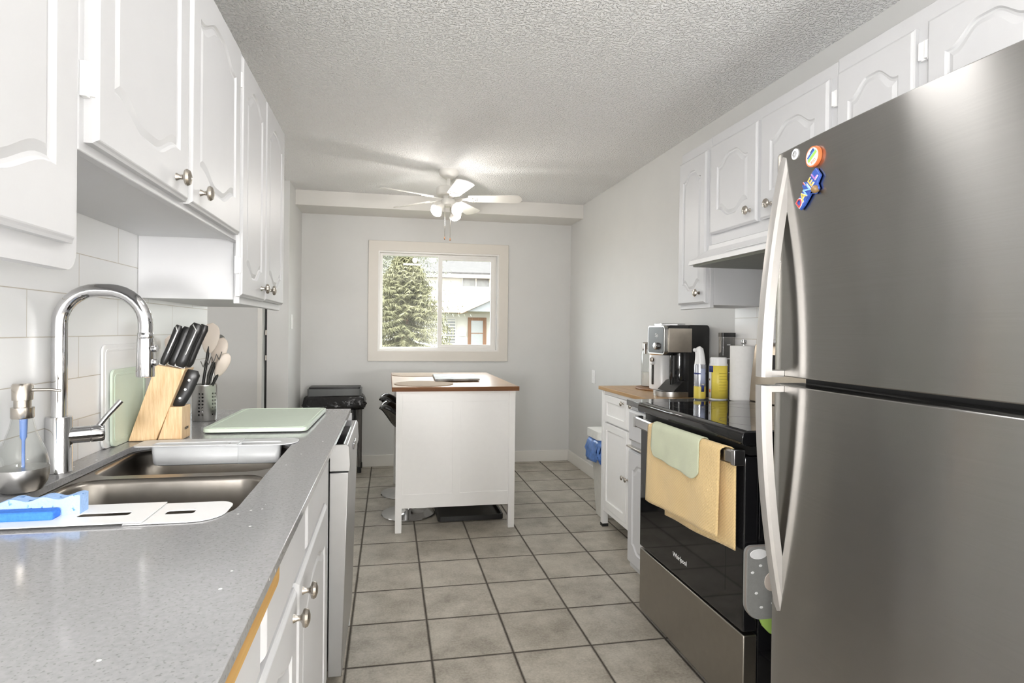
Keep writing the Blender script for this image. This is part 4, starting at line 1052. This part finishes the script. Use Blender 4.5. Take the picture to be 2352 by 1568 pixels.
t = thing('boot_tray', (.71, 1.80, 0), 'flat black boot tray on the floor under the island', 'tray')
MB().box(.478, .900, 1.600, 1.985, .001, .008).build('tray_base', BLACK, t)
MB().prism(rrect(.470, .905, 1.592, 1.993, .02), XY, .001, .034, [rrect(.482, .893, 1.604, 1.981, .014)]).build('tray_rim', BLACK, t, bevel=.003)

# waste bins
t = thing('trash_bin', (-.32, 3.13, 0), 'black-bagged rectangular waste bin on dark legs by the back wall', 'waste bin')
BAG = plain('black_bag_film', (.012, .012, .013), .18, var=.1, bmp=.008, bscale=18)
GLID = plain('graphite_lid', (.12, .125, .125), .35, var=.05)
MB().prism(rrect(-.540, -.088, 3.010, 3.225, .02), XY, .665, .735).build('lid_frame', GLID, t, bevel=.006, seg=3)
MB().prism(rrect(-.528, -.100, 3.022, 3.213, .015), XY, .735, .750).build('lid', BLACK, t, bevel=.004)
rg = []
for z, g, w_ in ((.672, .004, 0), (.655, .016, .004), (.62, .022, .008), (.59, .026, .012), (.566, .020, .010), (.560, .004, .004)):
    r_ = rrect(-.548-g, -.080+g, 3.008-g, 3.222, .03, 5)
    rg.append([(u+w_*sin(i*2.3+z*90), v+w_*sin(i*1.7+z*70)*(1 if v < 3.1 else .2), z+.006*sin(i*1.3)) for i, (u, v) in enumerate(r_)])
MB().loft(rg).build('bag_skirt', BAG, t, smooth=70)
MB().prism(rrect(-.52, -.13, 3.035, 3.20, .03), XY, .10, .58).build('bag_body', BAG, t, bevel=.01)
for (x, y) in ((-.545, 3.015), (-.112, 3.015), (-.545, 3.20), (-.112, 3.20)):
    l_ = MB().box(x, x+.024, y, y+.024, .05, .60).build('leg', DGREY, t, bevel=.003)
    MB().lathe([(.016, 0), (.018, .004), (.017, .05)], (x+.012, y+.012, 0), seg=16).build('foot_cap', RUBBER, l_)
t = thing('trash_bin', (1.63, 1.55, 0), 'slim white waste bin with blue liner beyond the cart', 'waste bin')
rg = []
for z, g in ((0, -.034), (.004, -.030), (.52, 0), (.53, .004)): rg.append([(u, v, z) for u, v in rrect(1.528-g, 1.800+g, 1.455-g, 1.655+g, .025, 5)])
MB().loft(rg).build('bin_body', plain('white_bin_plastic', (.72, .71, .67), .45), t)
MB().prism(rrect(1.505, 1.815, 1.437, 1.670, .025), XY, .535, .590).build('lid', plain('white_bin_lid', (.80, .80, .77), .4), t, bevel=.006, seg=3)
BLUEB = plain('blue_bag_film', (.13, .26, .62), .3, var=.35, scale=22, bmp=.008, bscale=24)
rg = []
for z, g, w_ in ((.537, .003, 0), (.50, .016, .006), (.45, .022, .010), (.41, .018, .010), (.385, .012, .008)):
    rg.append([(u+w_*sin(i*2.1+z*60), v+w_*sin(i*1.9+z*80), z+.02*sin(i*.9)*(1 if z < .45 else .1)) for i, (u, v) in enumerate(rrect(1.522-g, 1.806+g, 1.449-g, 1.661+g, .03, 6))])
MB().loft(rg, False, False).build('blue_liner', BLUEB, t, solid=.0015, smooth=70)

# ------------------------------------------------------------------ ceiling fan
fxc, fyc = .560, 2.03
t = thing('ceiling_fan', (fxc, fyc, ZC), 'white five-blade ceiling fan with lit lamps over the island', 'ceiling fan')
FANW = plain('fan_white', (.74, .725, .69), .4, var=.015)
MB().lathe([(0, 0), (.072, 0), (.073, -.012), (.068, -.028), (.050, -.046), (.030, -.058), (0, -.060)], (fxc, fyc, ZC), seg=40).build('canopy', FANW, t)
MB().lathe([(.0125, -.055), (.0125, -.125)], (fxc, fyc, ZC), seg=20).build('downrod', FANW, t)
MB().lathe([(0, -.118), (.055, -.120), (.086, -.126), (.090, -.134), (.090, -.176), (.080, -.186), (.045, -.190), (0, -.190)], (fxc, fyc, ZC), seg=44).build('motor_housing', FANW, t)
MB().lathe([(0, -.188), (.048, -.188), (.046, -.205), (.050, -.210), (.050, -.250), (.040, -.262), (0, -.264)], (fxc, fyc, ZC), seg=36).build('switch_housing', FANW, t)
zb = ZC-.205
for k in range(5):
    a = radians(-11-72*k); d = V(cos(a), sin(a), 0); s_ = V(-sin(a), cos(a), 0); pit_ = radians(-13)
    up_ = V(0, 0, 1)*cos(pit_)+s_*sin(pit_)*-1; sd = s_*cos(pit_)+V(0, 0, 1)*sin(pit_)
    c0 = V(fxc, fyc, zb)
    ol = []
    for i in range(11): ol.append((.145+.35*i/10, -(.045+.018*i/10)))
    for i in range(13): an = -pi/2+pi*i/12; ol.append((.495+.040*cos(an), .063*sin(an)))
    for i in range(11): ol.append((.495-.35*i/10, (.063-.018*i/10)))
    fnb2 = lambda u, v, w: c0+d*u+sd*v+up_*w
    bl = MB().prism(ol, fnb2, 0, .006).build('blade', FANW, t, bevel=.001)
    MB().prism([(.045, -.014), (.12, -.016), (.175, -.038), (.205, -.034), (.205, .034), (.175, .038), (.12, .016), (.045, .014)], fnb2, -.006, -.0005).build('blade_bracket', FANW, bl, bevel=.001)
    for (u, v) in ((.178, -.026), (.178, .026), (.197, 0)): MB().lathe([(.005, 0), (.004, .003)], fnb2(u, v, -.006), tuple(-up_), 10).build('screw', NICKEL, bl)
for k, (a, el) in enumerate(((radians(212), 38), (radians(-62), 30), (radians(55), 40))):
    e = radians(el); d = V(cos(a)*cos(e), sin(a)*cos(e), -sin(e)); c0 = V(fxc, fyc, ZC-.245)+V(cos(a), sin(a), 0)*.03
    s_ = MB().lathe([(.010, 0), (.010, .025), (.020, .030), (.022, .050), (.027, .072), (.046, .098), (.048, .100), (.044, .101), (.024, .075)], c0, d, 32, cap=False).build('lamp_shade', FANW, t, solid=.0015)
    MB().lathe([(0, .074), (.022, .076), (.036, .092), (.041, .106), (.036, .118), (.020, .126), (0, .128)], c0, d, 28).build('bulb', BULB, s_)
    p = c0+d*.15
    lamp('fan_lamp', 'SPOT', p, 30, (1, .955, .90), .03)
    L_ = bpy.data.objects[-1] if False else None
for o in list(bpy.data.objects):
    if o.type == 'LIGHT' and o.data.type == 'SPOT':
        o.data.type = 'POINT'; o.data.energy = 1.7
for (dx, dy, zz) in ((-.028, -.03, 1.905), (.010, -.045, 1.895)):
    c_ = MB().tube([(fxc+dx, fyc+dy, ZC-.225), (fxc+dx, fyc+dy, zz+.02)], .0016, 8).build('pull_chain', NICKEL, t)
    MB().lathe([(.003, .022), (.005, .016), (.0055, .004), (0, 0)], (fxc+dx, fyc+dy, zz), seg=12).build('chain_fob', BROWN, c_)

# ceiling fixture behind the camera
for (lx, ly, lr, lb) in ((.50, -.72, .15, 'round white flush ceiling lamp over the galley, above the frame'),):
    t = thing('ceiling_light', (lx, ly, ZC), lb, 'ceiling light')
    MB().lathe([(0, 0), (lr, 0), (lr, -.05), (lr-.01, -.07), (0, -.07)], (lx, ly, ZC), seg=40).build('lamp_housing', FANW, t)
for (lx, ly, lb) in ((-.34, -2.92, 'added stand for the left fill light, unseen behind the camera'), (1.56, -5.0, 'added stand for the right fill light, unseen behind the camera')):  # plain stands added under the two unseen fill lights
    t = thing('fill_light_stand', (lx, ly, 0), lb, 'fill light stand')
    MB().lathe([(0, 0), (.14, 0), (.14, .02), (.015, .03), (.012, .86), (.03, .875), (0, .876)], (lx, ly, 0), seg=28).build('stand', DGREY, t)

# ------------------------------------------------------------------ outside the window
GRASS = plain('lawn_green', (.12, .125, .08), .9, var=.3, scale=1.5)
struct(MB().box(-40, 60, 3.6, 60, -.5, -.4).build('ground', GRASS, smooth=0))
STUC = plain('white_stucco', (.55, .53, .49), .9, var=.03, scale=2)
SHING = plain('grey_shingle', (.066, .060, .057), .9, var=.3, scale=6)
t = thing('neighbour_house', (6, 34, -.4), 'two-storey white stucco house across the yard, seen through the window', 'house')
MB().box(-8, 14, 34.0, 42, -.4, 4.55).build('walls', STUC, t, smooth=0)
MB().prism([(33.2, 4.55), (33.2, 4.85), (38, 6.6), (42.8, 4.85), (42.8, 4.55)], YZ, -8.6, 14.6).build('roof', SHING, t, smooth=0)
MB().box(-8.6, 14.6, 33.05, 33.2, 4.50, 4.72).build('eave_gutter', plain('grey_gutter', (.35, .33, .30), .6), t)
MB().prism([(32.3, 2.35), (32.3, 2.50), (34.0, 2.85), (34.0, 2.35)], YZ, -8, 4.75).build('lower_roof', plain('tan_fascia', (.42, .34, .28), .8), t, smooth=0)
MB().prism([(4.3, 2.52), (6.9, 3.72), (9.5, 2.52), (9.5, 2.30), (6.9, 3.50), (4.3, 2.30)], XZ, 31.4, 34).build('porch_gable_trim', plain('peach_trim', (.55, .40, .30), .8), t, smooth=0)
MB().prism([(4.6, 2.42), (6.9, 3.48), (9.2, 2.42)], XZ, 31.6, 31.75).build('porch_gable', plain('blue_grey_siding', (.21, .215, .22), .8), t, smooth=0)
def hwin(x0, x1, z0, z1, cols, gl):
    f = fr(x0, x1, z0, z1, .07, 33.9, 34.02).build('window', STUC, t)
    MB().box(x0+.05, x1-.05, 33.96, 33.99, z0+.05, z1-.05).build('pane', gl, f, smooth=0)
    for k in range(1, cols): x = x0+(x1-x0)*k/cols; MB().box(x-.04, x+.04, 33.9, 33.97, z0+.05, z1-.05).build('mullion', STUC, f)
DKP = plain('house_window_glass', (.17, .165, .155), .2, var=.25, scale=3)
hwin(4.55, 6.35, 3.98, 4.92-.12, 2, DKP)
hwin(3.55, 4.25, .45, 2.05, 1, DKP)
for k in range(8): MB().box(3.6, 4.2, 33.86, 33.9, .6+k*.18, .66+k*.18).build('shutter_slat', STUC, t)
d_ = MB().box(4.98, 6.15, 33.92, 34.03, -.3, 2.12).build('door', BROWN, t)
MB().box(5.18, 5.92, 33.88, 33.93, .25, 1.92).build('door_glass', plain('pale_door_glass', (.30, .305, .30), .2), d_, smooth=0)
MB().box(5.18, 5.92, 33.86, 33.9, 1.10, 1.16).build('glazing_bar', BROWN, d_)
MB().box(6.25, 6.62, 31.6, 31.9, -.4, 2.5).build('porch_post', plain('red_brown_post', (.33, .16, .09), .8), t)
MB().box(4.45, 4.85, 33.84, 34.0, .95, 1.25).build('mailbox', WHITEP, t)

def leaves_mat(n, a, b):
    m, nt, bb = new_mat(n)
    nt.links.new(ramp(nt, noise(nt, coords(nt), 1.6, 4), [(.3, a), (.7, b)]), bb.inputs['Base Color']); bb.inputs['Roughness'].default_value = .8; return m
SPR = leaves_mat('spruce_needles', (.10, .098, .045), (.24, .225, .125))
SPR2 = leaves_mat('hazed_needles', (.16, .165, .12), (.30, .30, .23))  # paler copy of the needles, reflection haze put into the colour
def spruce(x, y, h, r, lb, mat, n, seed, nm='spruce_tree', zlow=.3):
    rnd = random.Random(seed)
    t = thing(nm, (x, y, -.4), lb, 'tree')
    MB().tube([(x, y, -.4), (x, y, h*.97)], [.16, .02], 10).build('trunk', BROWN, t)
    mb = MB()
    for k in range(n):
        s = rnd.random()**.75; z = zlow+(h-zlow)*s; L = r*(1-s)**.8*(.75+.45*rnd.random())+.12
        a = rnd.random()*2*pi; d = V(cos(a), sin(a), -.28-.2*rnd.random())
        p = V(x, y, z)
        for q in range(16):
            f = (q+1)/16; b = p+d*(L*f)+V(0, 0, .22*L*f*f)
            for w_ in (-1, 1):
                sd = V(-sin(a), cos(a), 0)*w_; ln = .13*(1.15-f)+.06
                e = b+(d*.7+sd).normalized()*ln+V(rnd.uniform(-.04, .04), rnd.uniform(-.04, .04), -.05+rnd.uniform(-.06, .06)); up_ = V(rnd.uniform(-.012, .012), rnd.uniform(-.012, .012), .013)
                c = b+d*(.03)
                mb.add([b-up_*.4, c, e, b+up_], [(0, 1, 2), (0, 2, 3)])
    mb.build('foliage', mat, t, smooth=0)
    return t
spruce(.55, 13.0, 3.3, 1.45, 'dense olive-green spruce low in the left window pane', SPR, 900, 3)
spruce(-.35, 19.0, 9.5, 3.0, 'tall evergreen, coloured pale for window haze, filling the upper left pane', SPR2, 1300, 5, 'evergreen_tree', 2.2)
